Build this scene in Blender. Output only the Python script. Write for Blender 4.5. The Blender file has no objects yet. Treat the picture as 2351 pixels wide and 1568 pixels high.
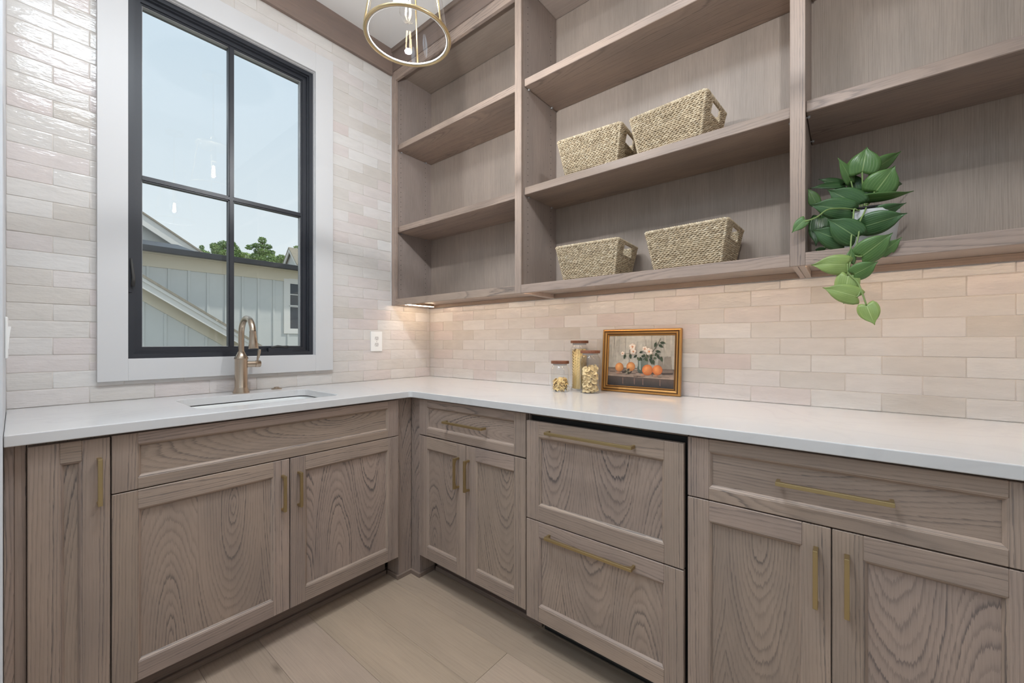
import bpy, bmesh, math, random
from mathutils import Vector, Matrix
rng = random.Random(7)
SC = bpy.context.scene
COL = SC.collection

# ------------------------------------------------------------------ camera, world, exposure
F_PX, YAW = 939.2, 0.68735
CAM = Vector((2.2990, -1.8798, 1.1500)); HY = 786.9
cd = bpy.data.cameras.new('camera'); cam = bpy.data.objects.new('camera', cd); COL.objects.link(cam)
cam.location = CAM; cam.rotation_euler = (math.pi/2, 0, YAW)
cd.sensor_width = 36.0; cd.lens = F_PX/2351*36.0; cd.shift_y = (HY-784.0)/2351; cd.clip_start = 0.02; cd.clip_end = 300
SC.camera = cam
FW = Vector((-math.sin(YAW), math.cos(YAW), 0)); RT = Vector((math.cos(YAW), math.sin(YAW), 0))
def on(ax, val, u, v):
    """photo pixel (u,v) -> point on the plane ax=val"""
    r = FW + RT*((u-1175.5)/F_PX) + Vector((0, 0, -(v-HY)/F_PX)); i = 'xyz'.index(ax)
    return CAM + r*((val-CAM[i])/r[i])
def lin(c): c /= 255.0; return c/12.92 if c <= .04045 else ((c+.055)/1.055)**2.4
def S(r, g, b): return (lin(r), lin(g), lin(b), 1.0)

SC.view_settings.view_transform = 'Standard'; SC.view_settings.look = 'None'
SC.view_settings.exposure = 0.0; SC.view_settings.gamma = 1.0; SC.view_settings.use_curve_mapping = False
w = bpy.data.worlds.new('sky'); SC.world = w; w.use_nodes = True
nt = w.node_tree; nt.nodes.clear()
o_ = nt.nodes.new('ShaderNodeOutputWorld'); bg = nt.nodes.new('ShaderNodeBackground'); cr = nt.nodes.new('ShaderNodeValToRGB')
tc = nt.nodes.new('ShaderNodeTexCoord'); sp = nt.nodes.new('ShaderNodeSeparateXYZ')
nt.links.new(tc.outputs['Generated'], sp.inputs[0]); nt.links.new(sp.outputs['Z'], cr.inputs[0])
cr.color_ramp.elements[0].position = 0.0; cr.color_ramp.elements[0].color = S(228, 233, 234)
cr.color_ramp.elements[1].position = 0.75; cr.color_ramp.elements[1].color = S(184, 206, 224)
nt.links.new(cr.outputs[0], bg.inputs['Color']); bg.inputs['Strength'].default_value = 1.15
nt.links.new(bg.outputs[0], o_.inputs[0])
sd = bpy.data.lights.new('sun', 'SUN'); sun = bpy.data.objects.new('sun', sd); COL.objects.link(sun)
sd.energy = 2.6; sd.angle = math.radians(2); sd.color = (1, .95, .86)
sun.rotation_euler = Vector((-.35, -.75, -1.0)).to_track_quat('-Z', 'Y').to_euler(); sun.location = (5, 8, 12)
L_REAR_FILL, L_PEND, L_LED, L_CEIL_FILL = 11.0, 26.0, 38.0, 29.0

# ------------------------------------------------------------------ material helpers
MATS = {}
def nm(name):
    m = bpy.data.materials.new(name); m.use_nodes = True; MATS[name] = m
    n = m.node_tree.nodes; b = n['Principled BSDF']; return m, m.node_tree, b
def plain(name, col, rough=.5, metal=0., spec=.5, noise=0., nscale=40., bump=0., bscale=200., coat=0., trans=0.):
    m, t, b = nm(name); b.inputs['Roughness'].default_value = rough; b.inputs['Metallic'].default_value = metal
    b.inputs['Specular IOR Level'].default_value = spec; b.inputs['Coat Weight'].default_value = coat
    b.inputs['Transmission Weight'].default_value = trans
    b.inputs['Base Color'].default_value = col
    if noise:
        c = t.nodes.new('ShaderNodeTexCoord'); x = t.nodes.new('ShaderNodeTexNoise'); x.inputs['Scale'].default_value = nscale
        x.inputs['Detail'].default_value = 5
        t.links.new(c.outputs['Object'], x.inputs['Vector'])
        mx = t.nodes.new('ShaderNodeMix'); mx.data_type = 'RGBA'; t.links.new(x.outputs[0], mx.inputs[0])
        mx.inputs[6].default_value = tuple(k*(1-noise) for k in col[:3])+(1,); mx.inputs[7].default_value = tuple(min(1, k*(1+noise)) for k in col[:3])+(1,)
        t.links.new(mx.outputs[2], b.inputs['Base Color'])
    if bump:
        c = t.nodes.new('ShaderNodeTexCoord'); x = t.nodes.new('ShaderNodeTexNoise'); x.inputs['Scale'].default_value = bscale
        t.links.new(c.outputs['Object'], x.inputs['Vector']); bp = t.nodes.new('ShaderNodeBump'); bp.inputs['Strength'].default_value = bump
        bp.inputs['Distance'].default_value = .002; t.links.new(x.outputs[0], bp.inputs['Height']); t.links.new(bp.outputs[0], b.inputs['Normal'])
    return m
class N:
    """tiny node-maths helper"""
    def __init__(s, t): s.t = t
    def m(s, op, a, b=None, c=None):
        n = s.t.nodes.new('ShaderNodeMath'); n.operation = op
        for i, x in enumerate((a, b, c)):
            if x is None: continue
            if isinstance(x, (int, float)): n.inputs[i].default_value = x
            else: s.t.links.new(x, n.inputs[i])
        return n.outputs[0]
    def vec(s, x, y, z):
        n = s.t.nodes.new('ShaderNodeCombineXYZ')
        for i, k in enumerate((x, y, z)):
            if isinstance(k, (int, float)): n.inputs[i].default_value = k
            else: s.t.links.new(k, n.inputs[i])
        return n.outputs[0]
    def noise(s, v, scale=1., detail=2., rough=.5):
        n = s.t.nodes.new('ShaderNodeTexNoise'); n.inputs['Scale'].default_value = scale; n.inputs['Detail'].default_value = detail
        n.inputs['Roughness'].default_value = rough; s.t.links.new(v, n.inputs['Vector']); return n.outputs[0]
    def ramp(s, v, pts):
        n = s.t.nodes.new('ShaderNodeValToRGB'); e = n.color_ramp.elements
        while len(e) < len(pts): e.new(.5)
        for q, (p, c) in zip(e, pts): q.position = p; q.color = c if len(c) == 4 else tuple(c)+(1,)
        s.t.links.new(v, n.inputs[0]); return n.outputs[0]
    def mix(s, fac, a, b, mode='MIX'):
        n = s.t.nodes.new('ShaderNodeMix'); n.data_type = 'RGBA'; n.blend_type = mode
        for i, x in ((0, fac), (6, a), (7, b)):
            if isinstance(x, (int, float)): n.inputs[i].default_value = x
            elif isinstance(x, tuple): n.inputs[i].default_value = x
            else: s.t.links.new(x, n.inputs[i])
        return n.outputs[2]
def wood(name, light, mid, dark, figure=1., spacing=.0075, tilt=.2, contrast=1., rough=.42, streak=.5, knots=0., strip=.16):
    """oak: growth rings of a tilted log cut by the board; UV u = along the grain, v = across it, metres"""
    m, t, b = nm(name); g = N(t)
    uv = t.nodes.new('ShaderNodeUVMap'); sx = t.nodes.new('ShaderNodeSeparateXYZ'); t.links.new(uv.outputs[0], sx.inputs[0])
    oi = t.nodes.new('ShaderNodeObjectInfo'); rnd = oi.outputs['Random']
    r2 = g.m('FRACT', g.m('MULTIPLY', rnd, 17.31)); r3 = g.m('FRACT', g.m('MULTIPLY', rnd, 91.7))
    al, ac = sx.outputs[0], sx.outputs[1]; seed = g.m('MULTIPLY', rnd, 60.)
    warp = g.m('SUBTRACT', g.noise(g.vec(g.m('MULTIPLY', al, 2.2), g.m('MULTIPLY', ac, 7.), seed), 1., 2.), .5)
    warp2 = g.m('SUBTRACT', g.noise(g.vec(g.m('MULTIPLY', al, 5.), g.m('MULTIPLY', ac, 22.), g.m('ADD', seed, 9.)), 1., 2.), .5)
    jag = g.m('SUBTRACT', g.noise(g.vec(g.m('MULTIPLY', al, 16.), g.m('MULTIPLY', ac, 460.), seed), 1., 2., .6), .5)
    if figure > 0:
        # the panel is glued up from narrower boards, each with its own heart
        ac2 = g.m('ADD', ac, g.m('MULTIPLY', r2, strip)); sid = g.m('FLOOR', g.m('DIVIDE', ac2, strip)); loc_ = g.m('SUBTRACT', ac2, g.m('MULTIPLY', g.m('ADD', sid, .5), strip))
        wn = t.nodes.new('ShaderNodeTexWhiteNoise'); wn.noise_dimensions = '2D'; t.links.new(g.vec(sid, seed, 0.), wn.inputs['Vector'])
        ws = t.nodes.new('ShaderNodeSeparateColor'); t.links.new(wn.outputs['Color'], ws.inputs[0])
        a = g.m('ADD', g.m('ADD', loc_, g.m('MULTIPLY', g.m('SUBTRACT', ws.outputs[0], .5), strip*.5)), g.m('MULTIPLY', warp, .03))
        sgn = g.m('SUBTRACT', g.m('MULTIPLY', g.m('GREATER_THAN', ws.outputs[1], .4), 2.), 1.)
        bb = g.m('ADD', g.m('MULTIPLY', g.m('MULTIPLY', al, tilt), sgn), g.m('ADD', g.m('MULTIPLY', ws.outputs[2], .05), g.m('ADD', g.m('MULTIPLY', warp, .05), .03)))
        r = g.m('SQRT', g.m('ADD', g.m('MULTIPLY', a, a), g.m('MULTIPLY', bb, bb)))
    else:
        r = g.m('ADD', g.m('ADD', ac, g.m('MULTIPLY', al, g.m('MULTIPLY', g.m('SUBTRACT', r2, .5), .03))), g.m('MULTIPLY', warp, .012))
    rings = g.m('ADD', g.m('ADD', g.m('DIVIDE', r, spacing), g.m('MULTIPLY', jag, .9)), g.m('MULTIPLY', warp2, .8))
    saw = g.m('FRACT', rings)
    mask = g.ramp(saw, [(0., (.85,)*3), (.10, (1.,)*3), (.34, (.22,)*3), (.7, (0.,)*3), (.95, (.06,)*3), (1., (.85,)*3)])
    # rings vary in weight from year to year
    yr = g.noise(g.vec(g.m('FLOOR', rings), seed, 0.), 1.7, 0.)
    patch = g.noise(g.vec(g.m('MULTIPLY', al, 3.), g.m('MULTIPLY', ac, 9.), g.m('ADD', seed, 31.)), 1., 3.)
    wgt = g.m('MULTIPLY', g.m('MULTIPLY', mask, g.ramp(yr, [(.30, (.10,)*3), (.50, (.36,)*3), (.70, (.95,)*3)])), contrast)
    base = g.mix(g.ramp(patch, [(.35, (0, 0, 0)), (.68, (1, 1, 1))]), light, mid)
    col = g.mix(wgt, base, dark)
    st = g.noise(g.vec(g.m('MULTIPLY', al, 9.), g.m('MULTIPLY', ac, 900.), seed), 1., 3., .65)
    stc = g.ramp(st, [(.3, (1-.32*streak,)*3), (.62, (1+.0*streak,)*3)])
    col = g.mix(1., col, stc, 'MULTIPLY')
    tone = g.m('ADD', g.m('MULTIPLY', r2, .16), .92)
    col = g.mix(1., col, g.vec(tone, tone, g.m('ADD', tone, g.m('MULTIPLY', g.m('SUBTRACT', r3, .5), .06))), 'MULTIPLY')
    if knots:
        vo = t.nodes.new('ShaderNodeTexVoronoi'); vo.inputs['Scale'].default_value = 1.
        t.links.new(g.vec(g.m('MULTIPLY', al, 2.2), g.m('MULTIPLY', ac, 6.), seed), vo.inputs['Vector'])
        k = g.ramp(vo.outputs['Distance'], [(0., (1, 1, 1)), (.045, (.5,)*3), (.10, (0, 0, 0))])
        col = g.mix(g.m('MULTIPLY', k, knots), col, tuple(c*.45 for c in dark[:3])+(1,))
    t.links.new(col, b.inputs['Base Color'])
    b.inputs['Roughness'].default_value = rough; b.inputs['Specular IOR Level'].default_value = .35
    bp = t.nodes.new('ShaderNodeBump'); bp.inputs['Strength'].default_value = .18; bp.inputs['Distance'].default_value = .0012
    t.links.new(g.m('SUBTRACT', st, g.m('MULTIPLY', mask, .4)), bp.inputs['Height']); t.links.new(bp.outputs[0], b.inputs['Normal'])
    return m
OL, OM, OD = S(175, 154, 139), S(160, 142, 130), S(103, 94, 91)
wood('oak_panel', OL, OM, OD, 1., .0078, .20, 1.1, strip=.19)
wood('oak_frame', OL, OM, OD, 0., .0075, .0, .95)
wood('oak_rail', OL, OM, OD, 1., .0075, .05, .8, strip=.3)
wood('oak_veneer', S(175, 159, 148), S(163, 149, 139), S(129, 118, 112), 0., .006, .0, .45, streak=.8)
wood('oak_trim', S(140, 121, 109), S(128, 112, 102), S(94, 84, 79), 0., .008, .0, .6)
wood('plank', S(184, 163, 143), S(175, 155, 136), S(152, 134, 118), 1., .011, .03, .4, rough=.38, streak=.4, knots=.8, strip=.4)
wood('walnut', S(128, 82, 58), S(112, 70, 50), S(76, 46, 34), 0., .006, .0, .8)
plain('black_gap', S(22, 21, 21), .6)
plain('white_paint', S(207, 206, 206), .42)
plain('wall_paint', S(218, 218, 220), .9, spec=.15)
plain('ceiling_paint', S(236, 234, 231), .8)
plain('grout', S(214, 206, 198), .9, bump=.3, bscale=600)
plain('black_frame', S(44, 46, 52), .38, bump=.08, bscale=90)
plain('brass', S(182, 162, 120), .40, .95)
plain('gold_metal', S(224, 202, 158), .3, 1.0)
plain('nickel', S(190, 174, 156), .27, 1.0)
plain('nickel_dark', S(70, 66, 62), .4, 1.0)
plain('plastic_white', S(238, 237, 235), .35)
plain('slot', S(60, 58, 56), .6); plain('plastic_grey', S(214, 212, 210), .4)
plain('sink_white', S(236, 236, 234), .15)
plain('clear_plastic', S(225, 225, 225), .15, trans=.6)
plain('frame_gold', S(190, 142, 82), .36, .7, bump=.25, bscale=60)
plain('frame_groove', S(84, 58, 34), .5, .4)
plain('pasta_yellow', S(236, 205, 140), .55, noise=.10, nscale=90)
plain('pasta_cream', S(236, 214, 166), .5, noise=.10, nscale=90)
plain('pot_white', S(206, 207, 206), .4)
plain('soil', S(42, 34, 28), .95, bump=.8, bscale=80)
plain('stem_green', S(122, 144, 84), .5, noise=.15, nscale=60)
plain('led', S(255, 255, 255), .5)
plain('siding', S(204, 206, 204), .7, noise=.03, nscale=6)
plain('siding_trim', S(222, 220, 216), .65)
plain('soffit', S(212, 204, 186), .7)
plain('gutter_black', S(40, 42, 46), .4)
plain('roof_dark', S(62, 66, 74), .5, noise=.25, nscale=14)
plain('shingle', S(150, 142, 128), .9, noise=.3, nscale=22, bump=.5, bscale=30)
plain('far_glass', S(62, 68, 76), .12)
plain('bark', S(92, 76, 62), .9, bump=.5, bscale=20)
plain('lawn', S(128, 126, 112), .95, noise=.2, nscale=3)
plain('trim_caulk', S(228, 226, 224), .5)
def emis(name, col, st):
    m, t, b = nm(name); b.inputs['Base Color'].default_value = (0, 0, 0, 1); b.inputs['Emission Color'].default_value = col; b.inputs['Emission Strength'].default_value = st
emis('glow_led', (1., .76, .54, 1), L_LED); emis('glow_rear_fill', (.66, .84, 1., 1), L_REAR_FILL); emis('glow_ceiling_fill', (.84, .925, 1., 1), L_CEIL_FILL); emis('glow_filament', (1., .78, .5, 1), 60.)
def thin(name, tint, refl_ior=1.45, rough=0., edge=.0, gloss=1.):
    m, t, b = nm(name); t.nodes.remove(b); out = t.nodes['Material Output']
    tr = t.nodes.new('ShaderNodeBsdfTransparent'); tr.inputs[0].default_value = tint
    gl = t.nodes.new('ShaderNodeBsdfGlossy'); gl.inputs['Roughness'].default_value = rough; gl.inputs[0].default_value = (1, 1, 1, 1)
    fr = t.nodes.new('ShaderNodeLayerWeight'); fr.inputs[0].default_value = .5; f0 = ((refl_ior-1)/(refl_ior+1))**2
    g = N(t); ms = t.nodes.new('ShaderNodeMixShader')
    t.links.new(g.m('MULTIPLY', g.m('ADD', g.m('MULTIPLY', g.m('POWER', fr.outputs['Facing'], 5.), 1-f0), f0), gloss), ms.inputs[0])
    t.links.new(tr.outputs[0], ms.inputs[1]); t.links.new(gl.outputs[0], ms.inputs[2]); t.links.new(ms.outputs[0], out.inputs[0])
thin('window_glass', (.97, .985, .985, 1), 1.45, 0., gloss=.8); thin('jar_glass', (.98, .98, .975, 1), 1.45, .01, gloss=1.); thin('shade_glass', (.975, .975, .975, 1), 1.4, .0, gloss=.7)
# glazed hand-made tile
m, t, b = nm('tile'); g = N(t)
oi = t.nodes.new('ShaderNodeObjectInfo'); rn = oi.outputs['Random']; tcn = t.nodes.new('ShaderNodeTexCoord')
sx = t.nodes.new('ShaderNodeSeparateXYZ'); t.links.new(tcn.outputs['UV'], sx.inputs[0]); sd_ = g.m('MULTIPLY', rn, 80.)
tc1 = g.ramp(rn, [(0., S(216, 212, 208)), (.2, S(208, 202, 196)), (.4, S(220, 217, 214)), (.58, S(210, 199, 195)), (.78, S(214, 209, 205)), (1., S(202, 195, 187))])
n1 = g.noise(g.vec(g.m('MULTIPLY', sx.outputs[0], 14.), g.m('MULTIPLY', sx.outputs[1], 40.), sd_), 1., 4.)
t.links.new(g.mix(1., tc1, g.ramp(n1, [(.25, (.94,)*3), (.75, (1.03,)*3)]), 'MULTIPLY'), b.inputs['Base Color'])
b.inputs['Roughness'].default_value = .075; b.inputs['Specular IOR Level'].default_value = .46
h1 = g.noise(g.vec(g.m('MULTIPLY', sx.outputs[0], 22.), g.m('MULTIPLY', sx.outputs[1], 55.), sd_), 1., 3.)
h2 = g.noise(g.vec(g.m('MULTIPLY', sx.outputs[0], 45.), g.m('MULTIPLY', sx.outputs[1], 210.), sd_), 1., 3.)
bp = t.nodes.new('ShaderNodeBump'); bp.inputs['Strength'].default_value = .75; bp.inputs['Distance'].default_value = .0026
t.links.new(g.m('ADD', h1, g.m('MULTIPLY', h2, .30)), bp.inputs['Height']); t.links.new(bp.outputs[0], b.inputs['Normal'])
# quartz worktop
m, t, b = nm('quartz'); g = N(t); tcn = t.nodes.new('ShaderNodeTexCoord')
wv = g.noise(tcn.outputs['Object'], 1.6, 6., .6); n2 = t.nodes.new('ShaderNodeTexNoise'); n2.inputs['Scale'].default_value = 2.6; n2.inputs['Detail'].default_value = 8; n2.inputs['Distortion'].default_value = 1.4
t.links.new(tcn.outputs['Object'], n2.inputs['Vector'])
vein = g.m('SUBTRACT', 1., g.m('MULTIPLY', g.m('ABSOLUTE', g.m('SUBTRACT', n2.outputs[0], .5)), 26.))
vein = g.m('MAXIMUM', vein, 0.)
t.links.new(g.mix(g.m('MULTIPLY', vein, g.m('MULTIPLY', wv, .2)), S(211, 209, 208), S(172, 171, 172)), b.inputs['Base Color']); b.inputs['Roughness'].default_value = .16
# seagrass
m, t, b = nm('seagrass'); g = N(t); uv = t.nodes.new('ShaderNodeUVMap'); sx = t.nodes.new('ShaderNodeSeparateXYZ'); t.links.new(uv.outputs[0], sx.inputs[0])
oi = t.nodes.new('ShaderNodeObjectInfo')
a1 = g.noise(g.vec(g.m('MULTIPLY', sx.outputs[0], 42.), g.m('MULTIPLY', sx.outputs[1], 7.), g.m('MULTIPLY', oi.outputs['Random'], 30.)), 1., 3.)
a2 = g.noise(g.vec(g.m('MULTIPLY', sx.outputs[0], 30.), g.m('MULTIPLY', sx.outputs[1], 900.), 0.), 1., 2.)
c1 = g.ramp(a1, [(.25, S(152, 132, 106)), (.5, S(204, 185, 155)), (.75, S(232, 218, 192))])
t.links.new(g.mix(1., c1, g.ramp(a2, [(.3, (.72,)*3), (.6, (1,)*3)]), 'MULTIPLY'), b.inputs['Base Color']); b.inputs['Roughness'].default_value = .8
# leaf with pale veins; UV u along the midrib 0..1, v across -1..1
def leafmat(name, c0, c1, vein):
    m, t, b = nm(name); g = N(t); uv = t.nodes.new('ShaderNodeUVMap'); sx = t.nodes.new('ShaderNodeSeparateXYZ'); t.links.new(uv.outputs[0], sx.inputs[0])
    av = g.m('ABSOLUTE', sx.outputs[1]); n0 = g.noise(g.vec(g.m('MULTIPLY', sx.outputs[0], 3.), g.m('MULTIPLY', sx.outputs[1], 3.), 0.), 1., 2.)
    base = g.mix(n0, c0, c1)
    side = g.m('FRACT', g.m('MULTIPLY', av, 5.5)); ln = g.ramp(side, [(0., (1,)*3), (.13, (0,)*3), (.9, (0,)*3), (1., (1,)*3)])
    mid = g.ramp(av, [(0., (1,)*3), (.05, (0,)*3)])
    col = g.mix(g.m('MULTIPLY', g.m('MAXIMUM', g.m('MULTIPLY', ln, .26), mid), .75), base, vein)
    t.links.new(col, b.inputs['Base Color']); b.inputs['Roughness'].default_value = .34
    bp = t.nodes.new('ShaderNodeBump'); bp.inputs['Strength'].default_value = .35; bp.inputs['Distance'].default_value = .001
    t.links.new(g.m('SUBTRACT', 1., ln), bp.inputs['Height']); t.links.new(bp.outputs[0], b.inputs['Normal'])
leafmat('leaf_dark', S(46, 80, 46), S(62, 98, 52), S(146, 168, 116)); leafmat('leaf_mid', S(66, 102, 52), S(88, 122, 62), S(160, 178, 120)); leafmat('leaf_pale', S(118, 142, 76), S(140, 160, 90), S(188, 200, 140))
# foliage
m, t, b = nm('foliage'); g = N(t); tcn = t.nodes.new('ShaderNodeTexCoord')
t.links.new(g.ramp(g.noise(tcn.outputs['Object'], .9, 4.), [(.3, S(104, 132, 84)), (.55, S(146, 172, 108)), (.75, S(196, 208, 140))]), b.inputs['Base Color']); b.inputs['Roughness'].default_value = .7
# painted picture: colours of the print come from the mesh
m, t, b = nm('painting_print'); g = N(t); at = t.nodes.new('ShaderNodeVertexColor'); at.layer_name = 'paint'; tcn = t.nodes.new('ShaderNodeTexCoord')
t.links.new(g.mix(1., at.outputs[0], g.ramp(g.noise(tcn.outputs['Object'], 55., 4.), [(.3, (.86,)*3), (.7, (1.08,)*3)]), 'MULTIPLY'), b.inputs['Base Color']); b.inputs['Roughness'].default_value = .6

# ------------------------------------------------------------------ object helpers
WL = {}
def wl(o): return WL[o.name] if o is not None else Vector((0, 0, 0))
def tag(o, label, cat, group=None):
    o['label'] = label; o['category'] = cat
    if group: o['group'] = group
    return o
def thing(name, label, cat, loc=(0, 0, 0), group=None):
    o = bpy.data.objects.new(name, None); COL.objects.link(o); o.empty_display_size = .05
    o.location = loc; WL[o.name] = Vector(loc); return tag(o, label, cat, group)
def struct(o): o['kind'] = 'structure'; return o
def link(name, me, parent=None, origin=(0, 0, 0), mat=None):
    o = bpy.data.objects.new(name, me); COL.objects.link(o); og = Vector(origin); o.parent = parent
    o.location = og - wl(parent); WL[o.name] = og
    if mat: me.materials.clear(); me.materials.append(MATS[mat])
    return o
def mesh(name, vs, fs, mat, parent=None, origin=None, smooth=False, uvs=None):
    """vs in world coordinates; origin defaults to the bottom centre"""
    xs, ys, zs = zip(*[(v[0], v[1], v[2]) for v in vs])
    if origin is None: origin = ((min(xs)+max(xs))/2, (min(ys)+max(ys))/2, min(zs))
    og = Vector(origin); me = bpy.data.meshes.new(name)
    me.from_pydata([(v[0]-og.x, v[1]-og.y, v[2]-og.z) for v in vs], [], fs)
    if uvs is not None:
        ul = me.uv_layers.new(name='UVMap')
        for l in me.loops: ul.data[l.index].uv = uvs[l.vertex_index]
    me.update()
    if smooth: me.shade_smooth()
    return link(name, me, parent, og, mat)
class MB:
    def __init__(s): s.v = []; s.f = []; s.uv = []
    def face(s, pts):
        k = len(s.v); s.v += [tuple(p) for p in pts]; s.uv += [(0, 0)]*len(pts); s.f.append(tuple(range(k, k+len(pts))))
    def box(s, lo, hi):
        k = len(s.v); a, b = lo, hi
        s.v += [(x, y, z) for z in (a[2], b[2]) for y in (a[1], b[1]) for x in (a[0], b[0])]; s.uv += [(0, 0)]*8
        s.f += [tuple(k+i for i in q) for q in ((0, 2, 3, 1), (4, 5, 7, 6), (0, 1, 5, 4), (2, 6, 7, 3), (0, 4, 6, 2), (1, 3, 7, 5))]
        return s
    def ring(s, pts):
        k = len(s.v); s.v += [tuple(p) for p in pts]; s.uv += [(0, 0)]*len(pts); return list(range(k, k+len(pts)))
    def skin(s, A, B, close=True):
        n = len(A)
        for i in range(n if close else n-1): j = (i+1) % n; s.f.append((A[i], A[j], B[j], B[i]))
    def lathe(s, prof, c=(0, 0, 0), n=32, cap0=True, cap1=True, ax='z'):
        R = []
        for r, h in prof:
            pts = []
            for i in range(n):
                a = 2*math.pi*i/n; p = (r*math.cos(a), r*math.sin(a), h)
                if ax == 'x': p = (h, r*math.cos(a), r*math.sin(a))
                if ax == 'y': p = (r*math.sin(a), h, r*math.cos(a))
                pts.append((p[0]+c[0], p[1]+c[1], p[2]+c[2]))
            R.append(s.ring(pts))
        for A, B in zip(R, R[1:]): s.skin(A, B)
        if cap0: s.f.append(tuple(reversed(R[0])))
        if cap1: s.f.append(tuple(R[-1]))
        return s
    def tube(s, P, r, n=8, cap=True, closed=False):
        P = [Vector(p) for p in P]; m = len(P); up = Vector((0, 0, 1)); R = []
        rr = r if isinstance(r, (list, tuple)) else [r]*m; prev = None
        for i in range(m):
            d = (P[(i+1) % m]-P[i-1]) if (closed or 0 < i < m-1) else (P[1]-P[0] if i == 0 else P[-1]-P[-2])
            d.normalize()
            if prev is None: a = d.cross(up); a = a if a.length > 1e-3 else d.cross(Vector((1, 0, 0)))
            else: a = prev - d*prev.dot(d)
            a.normalize(); prev = a; b = d.cross(a)
            R.append(s.ring([P[i]+(a*math.cos(2*math.pi*k/n)+b*math.sin(2*math.pi*k/n))*rr[i] for k in range(n)]))
        for A, B in zip(R, R[1:]): s.skin(A, B)
        if closed: s.skin(R[-1], R[0])
        elif cap: s.f.append(tuple(reversed(R[0]))); s.f.append(tuple(R[-1]))
        return s
    def prism(s, poly, fn, d0, d1):
        """extrude a 2-D polygon; fn(a,b,d) -> world point"""
        A = s.ring([fn(a, b, d0) for a, b in poly]); B = s.ring([fn(a, b, d1) for a, b in poly])
        s.skin(A, B); s.f.append(tuple(reversed(A))); s.f.append(tuple(B)); return s
    def build(s, name, mat, parent=None, smooth=False, origin=None, uv=False):
        o = mesh(name, s.v, s.f, mat, parent, origin, smooth, s.uv if uv else None)
        bm = bmesh.new(); bm.from_mesh(o.data); bmesh.ops.recalc_face_normals(bm, faces=bm.faces); bm.to_mesh(o.data); bm.free()
        return o
def auto(o, ang=40):
    try: o.data.shade_auto_smooth
    except Exception: pass
    bm = bmesh.new(); bm.from_mesh(o.data)
    for e in bm.edges: e.smooth = e.is_manifold and e.calc_face_angle(0) < math.radians(ang)
    for f in bm.faces: f.smooth = True
    bm.to_mesh(o.data); bm.free(); return o
def board_mesh(size, grain, bev=.0012):
    bm = bmesh.new(); bmesh.ops.create_cube(bm, size=1); bmesh.ops.scale(bm, vec=Vector(size), verts=bm.verts)
    bv = min(bev, min(size)*.3)
    if bv > 0: bmesh.ops.bevel(bm, geom=list(bm.edges), offset=bv, segments=1, affect='EDGES')
    ul = bm.loops.layers.uv.new('UVMap'); gi = 'xyz'.index(grain)
    for f in bm.faces:
        nrm = [abs(c) for c in f.normal]; ni = nrm.index(max(nrm))
        oth = [i for i in range(3) if i != gi and i != ni]; ci = oth[0] if ni != gi else [i for i in range(3) if i != gi][0]
        for l in f.loops:
            co = l.vert.co; l[ul].uv = (co[gi], co[ci] + (.017*(ni+1) if ni == gi or size[ni] > size[ci] else 0))
    me = bpy.data.meshes.new('board'); bm.to_mesh(me); bm.free(); return me
def board(name, lo, hi, grain, mat, parent=None, bev=.0012):
    lo, hi = [min(a, b) for a, b in zip(lo, hi)], [max(a, b) for a, b in zip(lo, hi)]
    me = board_mesh([b-a for a, b in zip(lo, hi)], grain, bev); me.name = name
    return link(name, me, parent, [(a+b)/2 for a, b in zip(lo, hi)], mat)
def box(name, lo, hi, mat, parent=None, bev=0.):
    return board(name, lo, hi, 'z', mat, parent, bev)
# runs: 'L' = along the window wall (s=y, depth=x); 'R' = along the shelf wall (s=x, depth=-y)
def P3(run, s, d, z): return (d, s, z) if run == 'L' else (s, -d, z)
def rb(name, run, s0, s1, d0, d1, z0, z1, grain, mat, parent, bev=.0012):
    gr = {'z': 'z', 's': 'y' if run == 'L' else 'x', 'd': 'x' if run == 'L' else 'y'}[grain]
    return board(name, P3(run, s0, d0, z0), P3(run, s1, d1, z1), gr, mat, parent, bev)

# ================================================================== ROOM SHELL
H, CEIL = .914, 3.05
XR, YS, YF = 3.30, -1.897, -4.6          # right wall, side stub wall, wall behind the camera
WY0, WY1, WZ0, WZ1 = -1.582, -.818, 1.082, 2.652    # window opening
mb = MB()
def wall_rects(rects, fn, d0, d1):
    for a0, a1, z0, z1 in rects: p, q = fn(a0, d0, z0), fn(a1, d1, z1); mb.box([min(i, j) for i, j in zip(p, q)], [max(i, j) for i, j in zip(p, q)])
wall_rects([(YF, WY0, 0, CEIL), (WY1, .15, 0, CEIL), (WY0, WY1, 0, WZ0), (WY0, WY1, WZ1, CEIL)], lambda a, d, z: (d, a, z), -.15, -.0016)
wall_left = struct(mb.build('wall_left', 'grout'))
wall_back = struct(box('wall_back', (-.0016, .0016, 0), (XR+.15, .15, CEIL), 'grout'))
struct(box('wall_right', (XR, YF, 0), (XR+.15, .0016, CEIL), 'wall_paint'))
struct(box('wall_side', (-.0016, YS-.11, 0), (.70, YS, CEIL), 'wall_paint'))
mb = MB(); DX0, DX1, DZ1 = .5, 3.0, 2.35
wall_rects([(-.15, DX0, 0, CEIL), (DX1, XR+.15, 0, CEIL), (DX0, DX1, DZ1, CEIL)], lambda a, d, z: (a, d, z), YF-.15, YF)
struct(mb.build('wall_front', 'wall_paint'))
struct(box('ceiling', (-.15, YF-.15, CEIL), (XR+.15, .15, CEIL+.2), 'ceiling_paint'))
floor = struct(box('floor', (-.15, YF-.15, -.15), (XR+.15, .15, -.012), 'grout'))
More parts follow.
